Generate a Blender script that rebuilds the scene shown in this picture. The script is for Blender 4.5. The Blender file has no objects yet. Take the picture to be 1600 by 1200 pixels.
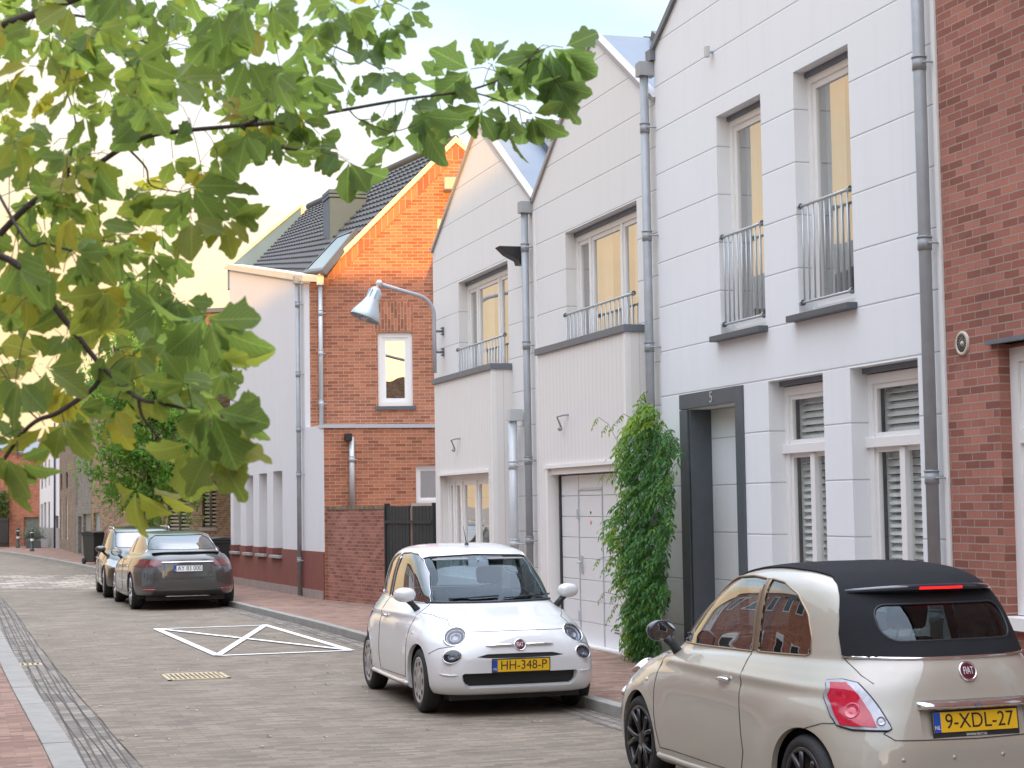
import bpy, bmesh, math, random
from mathutils import Vector as V, Matrix, geometry
from mathutils.bvhtree import BVHTree
R = math.radians
random.seed(7)
sc = bpy.context.scene
COL = sc.collection
# ---------------------------------------------------------------- camera maths (pixel of the 1600x1200 photograph -> point on a real plane)
CF, CH, CP, CR, CY = 2850.0, 1.87, R(3.74), R(.9), R(16.9053)
cd = V((math.sin(CY)*math.cos(CP), math.cos(CY)*math.cos(CP), math.sin(CP)))
_r0 = V((math.cos(CY), -math.sin(CY), 0)); _u0 = _r0.cross(cd)
cu = _u0*math.cos(CR)+_r0*math.sin(CR); cr = _r0*math.cos(CR)-_u0*math.sin(CR)
CC = V((0, 0, CH))
def ray(x, y): return cd*CF+cr*(x-800)-cu*(y-600)
def onX(x, y, X): v = ray(x, y); return CC+v*(X/v.x)
def onY(x, y, Y): v = ray(x, y); return CC+v*(Y/v.y)
def onZ(x, y, Z=0.0): v = ray(x, y); return CC+v*((Z-CH)/v.z)
def atD(x, y, D): return CC+ray(x, y)/CF*D
def onP(x, y, P, n): v = ray(x, y); return CC+v*((P-CC).dot(n)/v.dot(n))
# ---------------------------------------------------------------- mesh builder
def link(o, parent=None):
    COL.objects.link(o)
    if parent is not None:
        o.parent = parent
        if not parent.get('_local'): o.matrix_parent_inverse = Matrix.Translation(-parent['_loc_v']) if '_loc_v' in parent else Matrix.Identity(4)
    return o
ROOTS = {}
def root(name, loc, label, cat, group=None, rz=None):
    o = bpy.data.objects.new(name, None); COL.objects.link(o)
    o.empty_display_size = .2
    o.location = loc
    if rz is not None: o.rotation_euler = (0, 0, rz)
    o['label'] = label; o['category'] = cat
    if group: o['group'] = group
    ROOTS[o.name] = (V(loc), rz is not None)
    return o
def adopt(o, p):
    o.parent = p
    if p.name in ROOTS and not ROOTS[p.name][1]:
        o.matrix_parent_inverse = Matrix.Translation(-ROOTS[p.name][0])
def tag(o, label, cat, group=None, kind=None):
    if label: o['label'] = label
    if cat: o['category'] = cat
    if group: o['group'] = group
    if kind: o['kind'] = kind
    return o
class MB:
    def __init__(s): s.v = []; s.f = []; s.sm = []
    def add(s, vs, fs, smooth=False):
        b = len(s.v); s.v += [V(p) for p in vs]; s.f += [tuple(i+b for i in f) for f in fs]; s.sm += [smooth]*len(fs); return s
    def box(s, a, b, M=None):
        (x0, y0, z0), (x1, y1, z1) = a, b
        if x0 > x1: x0, x1 = x1, x0
        if y0 > y1: y0, y1 = y1, y0
        if z0 > z1: z0, z1 = z1, z0
        p = [V(q) for q in ((x0,y0,z0),(x1,y0,z0),(x1,y1,z0),(x0,y1,z0),(x0,y0,z1),(x1,y0,z1),(x1,y1,z1),(x0,y1,z1))]
        if M: p = [M @ q for q in p]
        return s.add(p, [(3,2,1,0),(4,5,6,7),(0,1,5,4),(1,2,6,5),(2,3,7,6),(3,0,4,7)])
    def prism(s, pts, ext):
        n = len(pts); pts = [V(p) for p in pts]; e = V(ext)
        tris = geometry.tessellate_polygon([pts])
        b = [p+e for p in pts]
        s.add(pts+b, [tuple(t) for t in tris]+[tuple(i+n for i in reversed(t)) for t in tris]+[(i, (i+1) % n, (i+1) % n+n, i+n) for i in range(n)])
        return s
    def tube(s, path, r, n=8, cap=True, smooth=True):
        path = [V(p) for p in path]; m = len(path)
        rs = r if isinstance(r, (list, tuple)) else [r]*m
        t0 = (path[1]-path[0]).normalized()
        ref = V((0,0,1)) if abs(t0.z) < .9 else V((1,0,0))
        nn = t0.cross(ref).normalized(); vs = []
        for i, p in enumerate(path):
            t = (path[min(i+1, m-1)]-path[max(i-1, 0)])
            if t.length < 1e-9: t = t0
            t.normalize(); nn = (nn-t*nn.dot(t))
            if nn.length < 1e-6: nn = t.orthogonal()
            nn.normalize(); bb = t.cross(nn)
            for k in range(n):
                a = 2*math.pi*k/n; vs.append(p+(nn*math.cos(a)+bb*math.sin(a))*rs[i])
        fs = [(i*n+k, i*n+(k+1) % n, (i+1)*n+(k+1) % n, (i+1)*n+k) for i in range(m-1) for k in range(n)]
        if cap: fs += [tuple(range(n-1, -1, -1)), tuple((m-1)*n+k for k in range(n))]
        return s.add(vs, fs, smooth)
    def lathe(s, prof, M=None, n=32, smooth=True):
        """prof: (axial, radius) about local Z"""
        M = M or Matrix.Identity(4); vs = []; m = len(prof)
        for z, r in prof:
            for k in range(n):
                a = 2*math.pi*k/n; vs.append(M @ V((r*math.cos(a), r*math.sin(a), z)))
        fs = [(i*n+k, i*n+(k+1) % n, (i+1)*n+(k+1) % n, (i+1)*n+k) for i in range(m-1) for k in range(n)]
        return s.add(vs, fs, smooth)
    def ball(s, c, r, M=None, n=16, k=10):
        c = V(c); r = V(r) if not isinstance(r, (int, float)) else V((r, r, r)); vs = []
        for i in range(k+1):
            t = math.pi*i/k
            for j in range(n):
                a = 2*math.pi*j/n; q = V((r.x*math.sin(t)*math.cos(a), r.y*math.sin(t)*math.sin(a), r.z*math.cos(t)))
                vs.append(c+(M @ q if M else q))
        return s.add(vs, [(i*n+j, (i+1)*n+j, (i+1)*n+(j+1) % n, i*n+(j+1) % n) for i in range(k) for j in range(n)], True)
    def build(s, name, mat, parent=None, recalc=True, bevel=0, seg=2):
        me = bpy.data.meshes.new(name); me.from_pydata([tuple(p) for p in s.v], [], s.f)
        me.polygons.foreach_set('use_smooth', s.sm)
        if recalc:
            bm = bmesh.new(); bm.from_mesh(me)
            bmesh.ops.remove_doubles(bm, verts=bm.verts, dist=1e-6)
            bmesh.ops.recalc_face_normals(bm, faces=bm.faces); bm.to_mesh(me); bm.free()
        uvmap(me); me.materials.append(mat)
        o = bpy.data.objects.new(name, me); COL.objects.link(o)
        if parent is not None: adopt(o, parent)
        if bevel:
            m = o.modifiers.new('b', 'BEVEL'); m.width = bevel; m.segments = seg; m.limit_method = 'ANGLE'; m.angle_limit = R(35)
        return o
def uvmap(me):
    uv = me.uv_layers.new(name='uv')
    vs = me.vertices
    for p in me.polygons:
        n = p.normal
        if abs(n.z) > .75:
            for li in p.loop_indices:
                c = vs[me.loops[li].vertex_index].co; uv.data[li].uv = (c.x, c.y)
        else:
            t = V((-n.y, n.x, 0)); 
            if t.length < 1e-6: t = V((1,0,0))
            t.normalize()
            up = V((0,0,1)) if abs(n.z) < .2 else (n.cross(t))
            if up.z < 0: up = -up
            for li in p.loop_indices:
                c = vs[me.loops[li].vertex_index].co; uv.data[li].uv = (c.dot(t), c.dot(up))
def text_obj(name, body, size, M, mat, parent, ext=.001, align='CENTER', sx=1.0, bold=0.0):
    cu_ = bpy.data.curves.new(name, 'FONT'); cu_.body = body; cu_.size = size; cu_.extrude = ext; cu_.align_x = align; cu_.align_y = 'CENTER'; cu_.offset = bold
    t = bpy.data.objects.new(name, cu_); COL.objects.link(t)
    dg = bpy.context.evaluated_depsgraph_get(); me = bpy.data.meshes.new_from_object(t.evaluated_get(dg))
    bpy.data.objects.remove(t); bpy.data.curves.remove(cu_)
    me.transform(M @ Matrix.Diagonal((sx, 1, 1, 1)))
    if not me.uv_layers: uvmap(me)
    me.materials.clear(); me.materials.append(mat)
    o = bpy.data.objects.new(name, me); COL.objects.link(o)
    if parent is not None: adopt(o, parent)
    return o
def frame(origin, xdir, zdir):
    """matrix whose X axis = xdir, Y axis = 'up' on the plate, Z axis = outward"""
    x = V(xdir).normalized(); z = V(zdir).normalized(); y = z.cross(x).normalized(); x = y.cross(z)
    m = Matrix.Identity(4)
    for i in range(3): m[i][0] = x[i]; m[i][1] = y[i]; m[i][2] = z[i]; m[i][3] = origin[i]
    return m
# ---------------------------------------------------------------- facade with openings
class Fac:
    """vertical plane through P0, s runs to the LEFT as seen from outside"""
    def __init__(s, P0, d):
        s.P0 = V((P0[0], P0[1], 0)); s.d = V((d[0], d[1], 0)).normalized(); s.n = V((-s.d.y, s.d.x, 0))
    def p(s, a, z, out=0.0): return s.P0+s.d*a+s.n*out+V((0, 0, z))
    def sz(s, x, y, out=0.0):
        q = onP(x, y, s.P0+s.n*out, s.n); return ((q-s.P0).dot(s.d), q.z)
    def box(s, mb, a0, z0, a1, z1, o0, o1):
        P = [s.p(a, z, o) for (a, z, o) in ((a0,z0,o0),(a1,z0,o0),(a1,z0,o1),(a0,z0,o1),(a0,z1,o0),(a1,z1,o0),(a1,z1,o1),(a0,z1,o1))]
        return mb.add(P, [(3,2,1,0),(4,5,6,7),(0,1,5,4),(1,2,6,5),(2,3,7,6),(3,0,4,7)])
    def wall(s, name, outline, holes, mat, parent, reveal=.22, thick=.3, out=0.0, revealmat=None):
        """outline [(s,z)..]; holes [(s0,z0,s1,z1)]"""
        mb = MB()
        loops = [[V((a, z, 0)) for a, z in outline]]+[[V(q+(0,)) for q in ((h[0],h[1]),(h[0],h[3]),(h[2],h[3]),(h[2],h[1]))] for h in holes]
        flat = [q for l in loops for q in l]
        tris = geometry.tessellate_polygon(loops)
        P = [s.p(q.x, q.y, out) for q in flat]
        mb.add(P, [tuple(t) for t in tris])
        B = [s.p(q.x, q.y, out-thick) for q in loops[0]]; n = len(B)
        mb.add([s.p(q.x, q.y, out) for q in loops[0]]+B, [(i, (i+1) % n, (i+1) % n+n, i+n) for i in range(n)])
        for l in loops[1:]:
            mb.add([s.p(q.x, q.y, out) for q in l]+[s.p(q.x, q.y, out-reveal) for q in l], [(i, (i+1) % 4, (i+1) % 4+4, i+4) for i in range(4)])
        return mb.build(name, mat, parent, recalc=False)
# ---------------------------------------------------------------- material DSL
MATS = {}
def newmat(name):
    m = bpy.data.materials.new(name); m.use_nodes = True; nt = m.node_tree; nt.nodes.clear()
    out = nt.nodes.new('ShaderNodeOutputMaterial'); MATS[name] = m
    return m, nt, out
def nd(nt, typ, ins=None, **kw):
    n = nt.nodes.new('ShaderNode'+typ)
    for k, v in kw.items(): setattr(n, k, v)
    for k, v in (ins or {}).items():
        if isinstance(v, bpy.types.NodeSocket): nt.links.new(v, n.inputs[k])
        else: n.inputs[k].default_value = v
    return n
def c4(c): return (c[0], c[1], c[2], 1)
def mixc(nt, fac, a, b, mode='MIX'):
    n = nt.nodes.new('ShaderNodeMix'); n.data_type = 'RGBA'; n.blend_type = mode
    for i, v in ((0, fac), (6, a), (7, b)):
        if isinstance(v, bpy.types.NodeSocket): nt.links.new(v, n.inputs[i])
        else: n.inputs[i].default_value = c4(v) if isinstance(v, tuple) else v
    return n.outputs[2]
def ramp(nt, fac, stops):
    n = nt.nodes.new('ShaderNodeValToRGB'); nt.links.new(fac, n.inputs[0]); e = n.color_ramp.elements
    e[0].position, e[0].color = stops[0][0], c4(stops[0][1]); e[1].position, e[1].color = stops[-1][0], c4(stops[-1][1])
    for p, c in stops[1:-1]: q = e.new(p); q.color = c4(c)
    return n.outputs[0]
def mth(nt, op, a, b=0.0, c=0.0):
    n = nt.nodes.new('ShaderNodeMath'); n.operation = op
    for i, v in enumerate((a, b, c)):
        if isinstance(v, bpy.types.NodeSocket): nt.links.new(v, n.inputs[i])
        else: n.inputs[i].default_value = v
    return n.outputs[0]
def noise(nt, vec, scale, detail=4, rough=.55):
    return nd(nt, 'TexNoise', {'Vector': vec, 'Scale': scale, 'Detail': detail, 'Roughness': rough}).outputs['Fac']
def plain(name, col, rough=.6, metal=0.0, var=.12, scale=3.0, coat=0.0, spec=.5, bump=0.0, bscale=80, emit=None):
    if name in MATS: return MATS[name]
    m, nt, out = newmat(name)
    tc = nd(nt, 'TexCoord').outputs['Object']
    f = noise(nt, tc, scale)
    base = mixc(nt, f, tuple(c*(1-var) for c in col), tuple(min(1, c*(1+var)) for c in col))
    b = nd(nt, 'BsdfPrincipled', {'Base Color': base, 'Roughness': rough, 'Metallic': metal, 'Coat Weight': coat, 'Coat Roughness': .03, 'Specular IOR Level': spec})
    if bump: 
        bp = nd(nt, 'Bump', {'Height': noise(nt, tc, bscale, 3), 'Strength': bump, 'Distance': .01}); nt.links.new(bp.outputs[0], b.inputs['Normal'])
    if emit: b.inputs['Emission Color'].default_value = c4(emit[0]); b.inputs['Emission Strength'].default_value = emit[1]
    nt.links.new(b.outputs[0], out.inputs[0]); return m
def brick(name, c1, c2, mortar, w=.215, h=.065, ms=.012, offset=.5, dirt=.25, bump=.5, rot=False, rough=.85, wear=None):
    m, nt, out = newmat(name)
    uv = nd(nt, 'TexCoord').outputs['UV']
    obc = nd(nt, 'TexCoord').outputs['Object']
    wob = nd(nt, 'TexNoise', {'Vector': uv, 'Scale': 9.0, 'Detail': 1.0}).outputs['Color']
    sub = nd(nt, 'VectorMath', {0: wob, 1: (.5, .5, .5)}, operation='SUBTRACT').outputs[0]
    sc_ = nd(nt, 'VectorMath', {0: sub, 'Scale': .006}, operation='SCALE').outputs[0]
    vec = nd(nt, 'VectorMath', {0: uv, 1: sc_}, operation='ADD').outputs[0]
    if rot: vec = nd(nt, 'Mapping', {'Vector': vec, 'Rotation': (0, 0, math.pi/2)}).outputs[0]
    bt = nd(nt, 'TexBrick', {'Vector': vec, 'Color1': c4((0, 0, 0)), 'Color2': c4((1, 1, 1)), 'Mortar': c4((.5, .5, .5)), 'Scale': 1.0, 'Mortar Size': ms*.5, 'Mortar Smooth': .2, 'Bias': 0.0, 'Brick Width': w, 'Row Height': h}, offset=offset)
    per = bt.outputs['Color']
    cb = ramp(nt, per, [(0, tuple(c*.72 for c in c1)), (.35, c1), (.7, c2), (1, tuple(min(1, c*1.18) for c in c2))])
    n2 = noise(nt, obc, 1.3, 5); n3 = noise(nt, uv, 35, 4)
    cb = mixc(nt, mth(nt, 'MULTIPLY', n3, .45), cb, tuple(c*.5 for c in c1))
    col = mixc(nt, bt.outputs['Fac'], cb, mixc(nt, n3, tuple(c*.75 for c in mortar), tuple(min(1, c*1.2) for c in mortar)))
    g = ramp(nt, n2, [(.3, (1-dirt, 1-dirt, 1-dirt)), (.7, (1, 1, 1))])
    col = mixc(nt, 1.0, col, g, 'MULTIPLY')
    if wear:
        n4 = noise(nt, obc, wear[1], 6, .7)
        wm = ramp(nt, n4, [(.56, (0, 0, 0)), (.72, (1, 1, 1))])
        col = mixc(nt, mth(nt, 'MULTIPLY', wm, wear[2]), col, wear[0])
    hgt = mth(nt, 'SUBTRACT', mth(nt, 'MULTIPLY', n3, .35), bt.outputs['Fac'])
    bp = nd(nt, 'Bump', {'Height': hgt, 'Strength': bump, 'Distance': .006})
    b = nd(nt, 'BsdfPrincipled', {'Base Color': col, 'Roughness': rough, 'Normal': bp.outputs[0]})
    nt.links.new(b.outputs[0], out.inputs[0]); return m
def plaster(name, col, z0=None, sp=.5, streak=.05):
    m, nt, out = newmat(name)
    oc = nd(nt, 'TexCoord').outputs['Object']
    sep = nd(nt, 'SeparateXYZ', {0: oc})
    st = nd(nt, 'Mapping', {'Vector': oc, 'Scale': (6, 6, .5)}).outputs[0]
    s1 = noise(nt, st, 1.0, 5); s2 = noise(nt, oc, .8, 4); s3 = noise(nt, oc, 140, 2)
    a = mixc(nt, s2, tuple(c*(1-streak) for c in col), col)
    a = mixc(nt, mth(nt, 'MULTIPLY', ramp(nt, s1, [(.5, (0, 0, 0)), (.8, (1, 1, 1))]), streak*3), a, tuple(c*.75 for c in col))
    gz = nd(nt, 'MapRange', {0: sep.outputs['Z'], 1: .1, 2: .9, 3: .55, 4: 0.0}).outputs[0]
    a = mixc(nt, mth(nt, 'MULTIPLY', gz, ramp(nt, noise(nt, oc, 3.5, 6, .65), [(.35, (0, 0, 0)), (.7, (1, 1, 1))])), a, (.36, .33, .28))
    st2 = nd(nt, 'Mapping', {'Vector': oc, 'Scale': (14, 14, .35)}).outputs[0]
    a = mixc(nt, mth(nt, 'MULTIPLY', ramp(nt, noise(nt, st2, 1.0, 4), [(.62, (0, 0, 0)), (.80, (1, 1, 1))]), .16), a, (.42, .40, .37))
    h = mth(nt, 'MULTIPLY', s3, .25)
    if z0 is not None:
        fr = mth(nt, 'PINGPONG', mth(nt, 'ADD', sep.outputs['Z'], -z0+100*sp), sp/2)
        g = mth(nt, 'LESS_THAN', fr, .006)
        a = mixc(nt, mth(nt, 'MULTIPLY', g, .6), a, tuple(c*.35 for c in col))
        gs = nd(nt, 'MapRange', {0: fr, 1: 0.0, 2: .012, 3: 0.0, 4: 1.0}).outputs[0]
        h = mth(nt, 'ADD', h, mth(nt, 'MULTIPLY', gs, 2.0))
    bp = nd(nt, 'Bump', {'Height': h, 'Strength': .35, 'Distance': .006})
    b = nd(nt, 'BsdfPrincipled', {'Base Color': a, 'Roughness': .75, 'Normal': bp.outputs[0], 'Specular IOR Level': .3})
    nt.links.new(b.outputs[0], out.inputs[0]); return m
def glass(name, tint=(.6, .66, .66), ior=1.6, base=.06, rough=0.0, wob=.05, gc=(1, 1, 1)):
    m, nt, out = newmat(name)
    oc = nd(nt, 'TexCoord').outputs['Object']
    ge = nd(nt, 'NewGeometry')
    cs = mth(nt, 'ABSOLUTE', nd(nt, 'VectorMath', {0: ge.outputs['Normal'], 1: ge.outputs['Incoming']}, operation='DOT_PRODUCT').outputs['Value'])
    f0 = 1.9*((ior-1)/(ior+1))**2
    sch = mth(nt, 'ADD', mth(nt, 'MULTIPLY', mth(nt, 'POWER', mth(nt, 'SUBTRACT', 1.0, cs), 5.0), 1-f0), f0)
    f = mth(nt, 'ADD', mth(nt, 'MULTIPLY', sch, 1-base), base)
    tr = nd(nt, 'BsdfTransparent', {'Color': c4(tint)}); 
    bp = nd(nt, 'Bump', {'Height': noise(nt, oc, 1.1, 1), 'Strength': wob, 'Distance': .05})
    gl = nd(nt, 'BsdfGlossy', {'Color': c4(gc), 'Roughness': rough, 'Normal': bp.outputs[0]})
    mx = nd(nt, 'MixShader', {0: f, 1: tr.outputs[0], 2: gl.outputs[0]})
    nt.links.new(mx.outputs[0], out.inputs[0]); return m
def paint(name, col, metallic=0.0, rough=.35):
    m, nt, out = newmat(name)
    oc = nd(nt, 'TexCoord').outputs['Object']
    n = noise(nt, oc, 3, 5); n2 = noise(nt, oc, 300, 2)
    sep = nd(nt, 'SeparateXYZ', {0: oc})
    low = nd(nt, 'MapRange', {0: sep.outputs['Z'], 1: .15, 2: .5, 3: .3, 4: 0.0}).outputs[0]
    d = mth(nt, 'MULTIPLY', low, n)
    a = mixc(nt, d, mixc(nt, n, tuple(c*.97 for c in col), col), (.28, .25, .21))
    b = nd(nt, 'BsdfPrincipled', {'Base Color': a, 'Roughness': mth(nt, 'ADD', mth(nt, 'MULTIPLY', n, .08), rough), 'Metallic': metallic, 'Coat Weight': .9, 'Coat Roughness': .025, 'Coat IOR': 1.8})
    nt.links.new(b.outputs[0], out.inputs[0]); return m
WHT_C = plaster('plaster_white', (.79, .81, .825), z0=1.52, sp=.5095)
WHT_B = plaster('plaster_offwhite', (.75, .745, .725), z0=4.445, sp=.4955)
WHT_E = plaster('plaster_plain', (.70, .69, .695), streak=.07)
PANEL = None
def panelmat():
    m, nt, out = newmat('panel_boards')
    uv = nd(nt, 'TexCoord').outputs['UV']; sep = nd(nt, 'SeparateXYZ', {0: uv})
    fr = mth(nt, 'PINGPONG', mth(nt, 'ADD', sep.outputs['X'], 100), .07)
    g = nd(nt, 'MapRange', {0: fr, 1: 0.0, 2: .008, 3: 0.0, 4: 1.0}).outputs[0]
    n = noise(nt, uv, 2, 4)
    a = mixc(nt, n, (.72, .70, .68), (.77, .75, .73)); a = mixc(nt, g, (.55, .53, .51), a)
    bp = nd(nt, 'Bump', {'Height': g, 'Strength': .4, 'Distance': .006})
    b = nd(nt, 'BsdfPrincipled', {'Base Color': a, 'Roughness': .5, 'Normal': bp.outputs[0]})
    nt.links.new(b.outputs[0], out.inputs[0]); return m
PANEL = panelmat()
FRAME_W = plain('frame_white', (.80, .79, .77), .4, var=.04)
GLS = glass('window_glass', (.75, .8, .78), 1.5, .42)
GLS_B = glass('shutter_glass', (.88, .9, .88), 1.4, .0)
GLS_E = glass('gable_glass', (.25, .27, .25), 1.6, .42)
ZINC = plain('zinc', (.32, .34, .36), .5, .2, var=.2, scale=6)
ZINC_D = plain('zinc_dark', (.16, .18, .21), .5, .3, var=.15, scale=5)
ZINC_L = plain('zinc_light', (.50, .53, .55), .4, .3, var=.1)
STONE_D = plain('bluestone', (.085, .10, .115), .5, var=.2, scale=9, bump=.2)
STONE_G = plain('grey_stone', (.32, .31, .30), .8, var=.15, scale=12, bump=.3)
BR_RED = brick('brick_red', (.34, .122, .085), (.43, .175, .125), (.36, .27, .23), dirt=.2, wear=((.45, .32, .28), 2.2, .22), bump=.6)
BR_E = brick('brick_orange', (.43, .145, .078), (.52, .195, .105), (.50, .35, .24), dirt=.15, bump=.5)
BR_GW = brick('brick_garden', (.33, .12, .085), (.40, .16, .11), (.38, .26, .20), dirt=.25, bump=.5)
BR_F = brick('brick_brown', (.27, .165, .10), (.37, .24, .15), (.36, .30, .23), dirt=.2)
BR_G = brick('brick_umber', (.20, .145, .11), (.27, .20, .15), (.28, .24, .20), dirt=.2)
BR_H = brick('brick_grey', (.19, .17, .15), (.26, .24, .21), (.26, .25, .23), dirt=.2)
BR_K = brick('brick_far_orange', (.42, .14, .075), (.50, .18, .10), (.42, .27, .2), dirt=.1)
PLINTH = plain('plinth_maroon', (.21, .065, .05), .7, var=.22, scale=2.5, bump=.2)
TILES = None
def tilemat(name, c):
    m, nt, out = newmat(name)
    uv = nd(nt, 'TexCoord').outputs['UV']; sep = nd(nt, 'SeparateXYZ', {0: uv})
    sx = mth(nt, 'PINGPONG', mth(nt, 'ADD', sep.outputs['X'], 100), .12)
    wav = mth(nt, 'SINE', mth(nt, 'MULTIPLY', sx, 26.0))
    fy = mth(nt, 'FRACT', mth(nt, 'DIVIDE', mth(nt, 'ADD', sep.outputs['Y'], 100), .33))
    edge = mth(nt, 'LESS_THAN', fy, .10)
    n = noise(nt, uv, 6, 4)
    a = mixc(nt, n, tuple(x*.8 for x in c), tuple(x*1.2 for x in c)); a = mixc(nt, mth(nt, 'MULTIPLY', edge, .8), a, tuple(x*.2 for x in c))
    h = mth(nt, 'ADD', mth(nt, 'MULTIPLY', wav, .5), mth(nt, 'MULTIPLY', fy, -.8))
    bp = nd(nt, 'Bump', {'Height': h, 'Strength': .8, 'Distance': .04})
    b = nd(nt, 'BsdfPrincipled', {'Base Color': a, 'Roughness': .55, 'Normal': bp.outputs[0]})
    nt.links.new(b.outputs[0], out.inputs[0]); return m
TILES = tilemat('roof_tiles', (.085, .09, .10))
TILES_B = tilemat('roof_tiles_brown', (.22, .15, .11))
DARK = plain('dark_room', (.035, .04, .045), .9)
CURT = plain('curtain_cloth', (.62, .58, .50), .9, var=.15, scale=8)
BLIND = plain('blind_white', (.74, .74, .72), .5, var=.03)
BLACKW = plain('black_wood', (.018, .024, .028), .5, var=.3, scale=10)
BLACKP = plain('black_plastic', (.02, .022, .025), .45, var=.2)
RUBBER = plain('rubber', (.02, .02, .021), .8, var=.3, scale=20, bump=.3)
CHROME = plain('chrome', (.78, .78, .80), .12, 1.0, var=.03)
ALU = plain('wheel_silver', (.52, .53, .54), .3, .75, var=.08)
PAINT_MARK = plain('road_paint', (.80, .80, .78), .7, var=.15, scale=25, bump=.4)
YEL_CONC = plain('cast_iron_worn', (.45, .36, .22), .6, .2, var=.25, scale=18)
# ---------------------------------------------------------------- world, sun, camera
SKY_S = .80
SUN_EL, SUN_DX, SUN_DY = R(2.06), -.20, -.98
w = bpy.data.worlds.new('World'); sc.world = w; w.use_nodes = True; nt = w.node_tree; nt.nodes.clear()
out = nt.nodes.new('ShaderNodeOutputWorld')
sky = nt.nodes.new('ShaderNodeTexSky'); sky.sky_type = 'NISHITA'; sky.sun_disc = False
sky.sun_elevation = R(9); sky.sun_rotation = math.atan2(SUN_DX, SUN_DY); sky.air_density = 1.0; sky.dust_density = 2.0
tc = nd(nt, 'TexCoord').outputs['Generated']
nrm = nd(nt, 'VectorMath', {0: tc}, operation='NORMALIZE').outputs[0]
sp = nd(nt, 'SeparateXYZ', {0: nrm})
# thin evening cloud: warm low down over the street, whiter then pale blue higher up, brightest overhead
el = mth(nt, 'MULTIPLY', mth(nt, 'ARCSINE', sp.outputs['Z']), 57.3)
az = mth(nt, 'ARCTAN2', sp.outputs['X'], sp.outputs['Y'])
azt = mth(nt, 'MULTIPLY', mth(nt, 'MULTIPLY', mth(nt, 'SINE', mth(nt, 'MULTIPLY', az, 2.0)), mth(nt, 'GREATER_THAN', mth(nt, 'COSINE', az), 0.0)), 11.0)
mp = nd(nt, 'Mapping', {'Vector': nrm, 'Scale': (1.6, 1.6, 6.0)}).outputs[0]
ns = noise(nt, mp, 2.4, 7, .62)
tt = mth(nt, 'ADD', mth(nt, 'ADD', el, azt), mth(nt, 'MULTIPLY', mth(nt, 'SUBTRACT', ns, .5), 9.0))
grad = ramp(nt, mth(nt, 'DIVIDE', tt, 90.0), [(0, (.86, .62, .38)), (.05, (.92, .68, .40)), (.085, (.90, .61, .30)), (.12, (.93, .75, .50)), (.155, (.92, .88, .80)), (.19, (.78, .87, .92)), (.24, (.58, .75, .86)), (.40, (1.2, 1.42, 1.75)), (.58, (2.8, 3.0, 3.5)), (1, (3.0, 3.3, 3.9))])
cl = ramp(nt, noise(nt, mp, 3.0, 7, .62), [(.42, (0, 0, 0)), (.62, (1, 1, 1))])
grad = mixc(nt, mth(nt, 'MULTIPLY', cl, .75), grad, mixc(nt, 1.0, grad, (1.22, 1.12, 1.04), 'MULTIPLY'))
cl2 = ramp(nt, noise(nt, mp, 1.7, 7, .62), [(.5, (0, 0, 0)), (.75, (1, 1, 1))])
grad = mixc(nt, mth(nt, 'MULTIPLY', cl2, .5), grad, mixc(nt, 1.0, grad, (.92, .80, .76), 'MULTIPLY'))
sk = mixc(nt, 1.0, sky.outputs[0], (.03, .03, .03), 'MULTIPLY')
tot = mixc(nt, 1.0, mixc(nt, 1.0, grad, (SKY_S, SKY_S, SKY_S), 'MULTIPLY'), sk, 'ADD')
bg = nd(nt, 'Background', {'Color': tot, 'Strength': 1.0}); nt.links.new(bg.outputs[0], out.inputs[0])
sl = bpy.data.lights.new('sun', 'SUN'); sl.energy = 5; sl.angle = R(.5); sl.color = (1.0, .47, .04)
so = bpy.data.objects.new('sun', sl); COL.objects.link(so)
sd = V((SUN_DX, SUN_DY, math.tan(SUN_EL))).normalized(); so.rotation_euler = sd.to_track_quat('Z', 'Y').to_euler(); so.location = (0, -10, 20)
cam = bpy.data.cameras.new('camera'); co = bpy.data.objects.new('camera', cam); COL.objects.link(co); sc.camera = co
cam.sensor_width = 36; cam.lens = CF/1600*36; cam.clip_start = .1; cam.clip_end = 2000
M = Matrix.Identity(4)
for i in range(3): M[i][0] = cr[i]; M[i][1] = cu[i]; M[i][2] = -cd[i]; M[i][3] = CC[i]
co.matrix_world = M
cam.dof.use_dof = True; cam.dof.focus_distance = 17; cam.dof.aperture_fstop = 11
sc.view_settings.view_transform = 'Standard'; sc.view_settings.look = 'None'; sc.view_settings.exposure = .57; sc.view_settings.gamma = 1
# ---------------------------------------------------------------- ground, road, pavements
ROADM = brick('road_pavers', (.225, .185, .138), (.265, .218, .165), (.175, .142, .107), w=.205, h=.075, ms=.010, dirt=.28, bump=.6, wear=((.36, .31, .25), .45, .5))
GUTM = brick('gutter_pavers', (.22, .195, .165), (.29, .255, .215), (.10, .085, .07), w=.21, h=.10, ms=.02, rot=True, dirt=.3, bump=.9)
RAMPM = brick('ramp_pavers', (.29, .245, .20), (.40, .34, .27), (.15, .13, .11), w=.4, h=.8, ms=.03, dirt=.2, bump=.7)
PAVM = brick('pavement_red', (.27, .155, .11), (.33, .20, .145), (.20, .15, .12), w=.20, h=.10, ms=.010, dirt=.2, bump=.5, wear=((.40, .32, .26), .7, .3))
KERBM = plain('kerb_stone', (.27, .262, .235), .85, var=.25, scale=5, bump=.35)
EARTH = plain('earth', (.16, .14, .12), .95, var=.2, scale=1)
def interp(pts, y):
    if y <= pts[0][1]: return pts[0][0]
    for (x0, y0), (x1, y1) in zip(pts, pts[1:]):
        if y <= y1:
            t = (y-y0)/(y1-y0); return x0+(x1-x0)*t
    return pts[-1][0]
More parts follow.
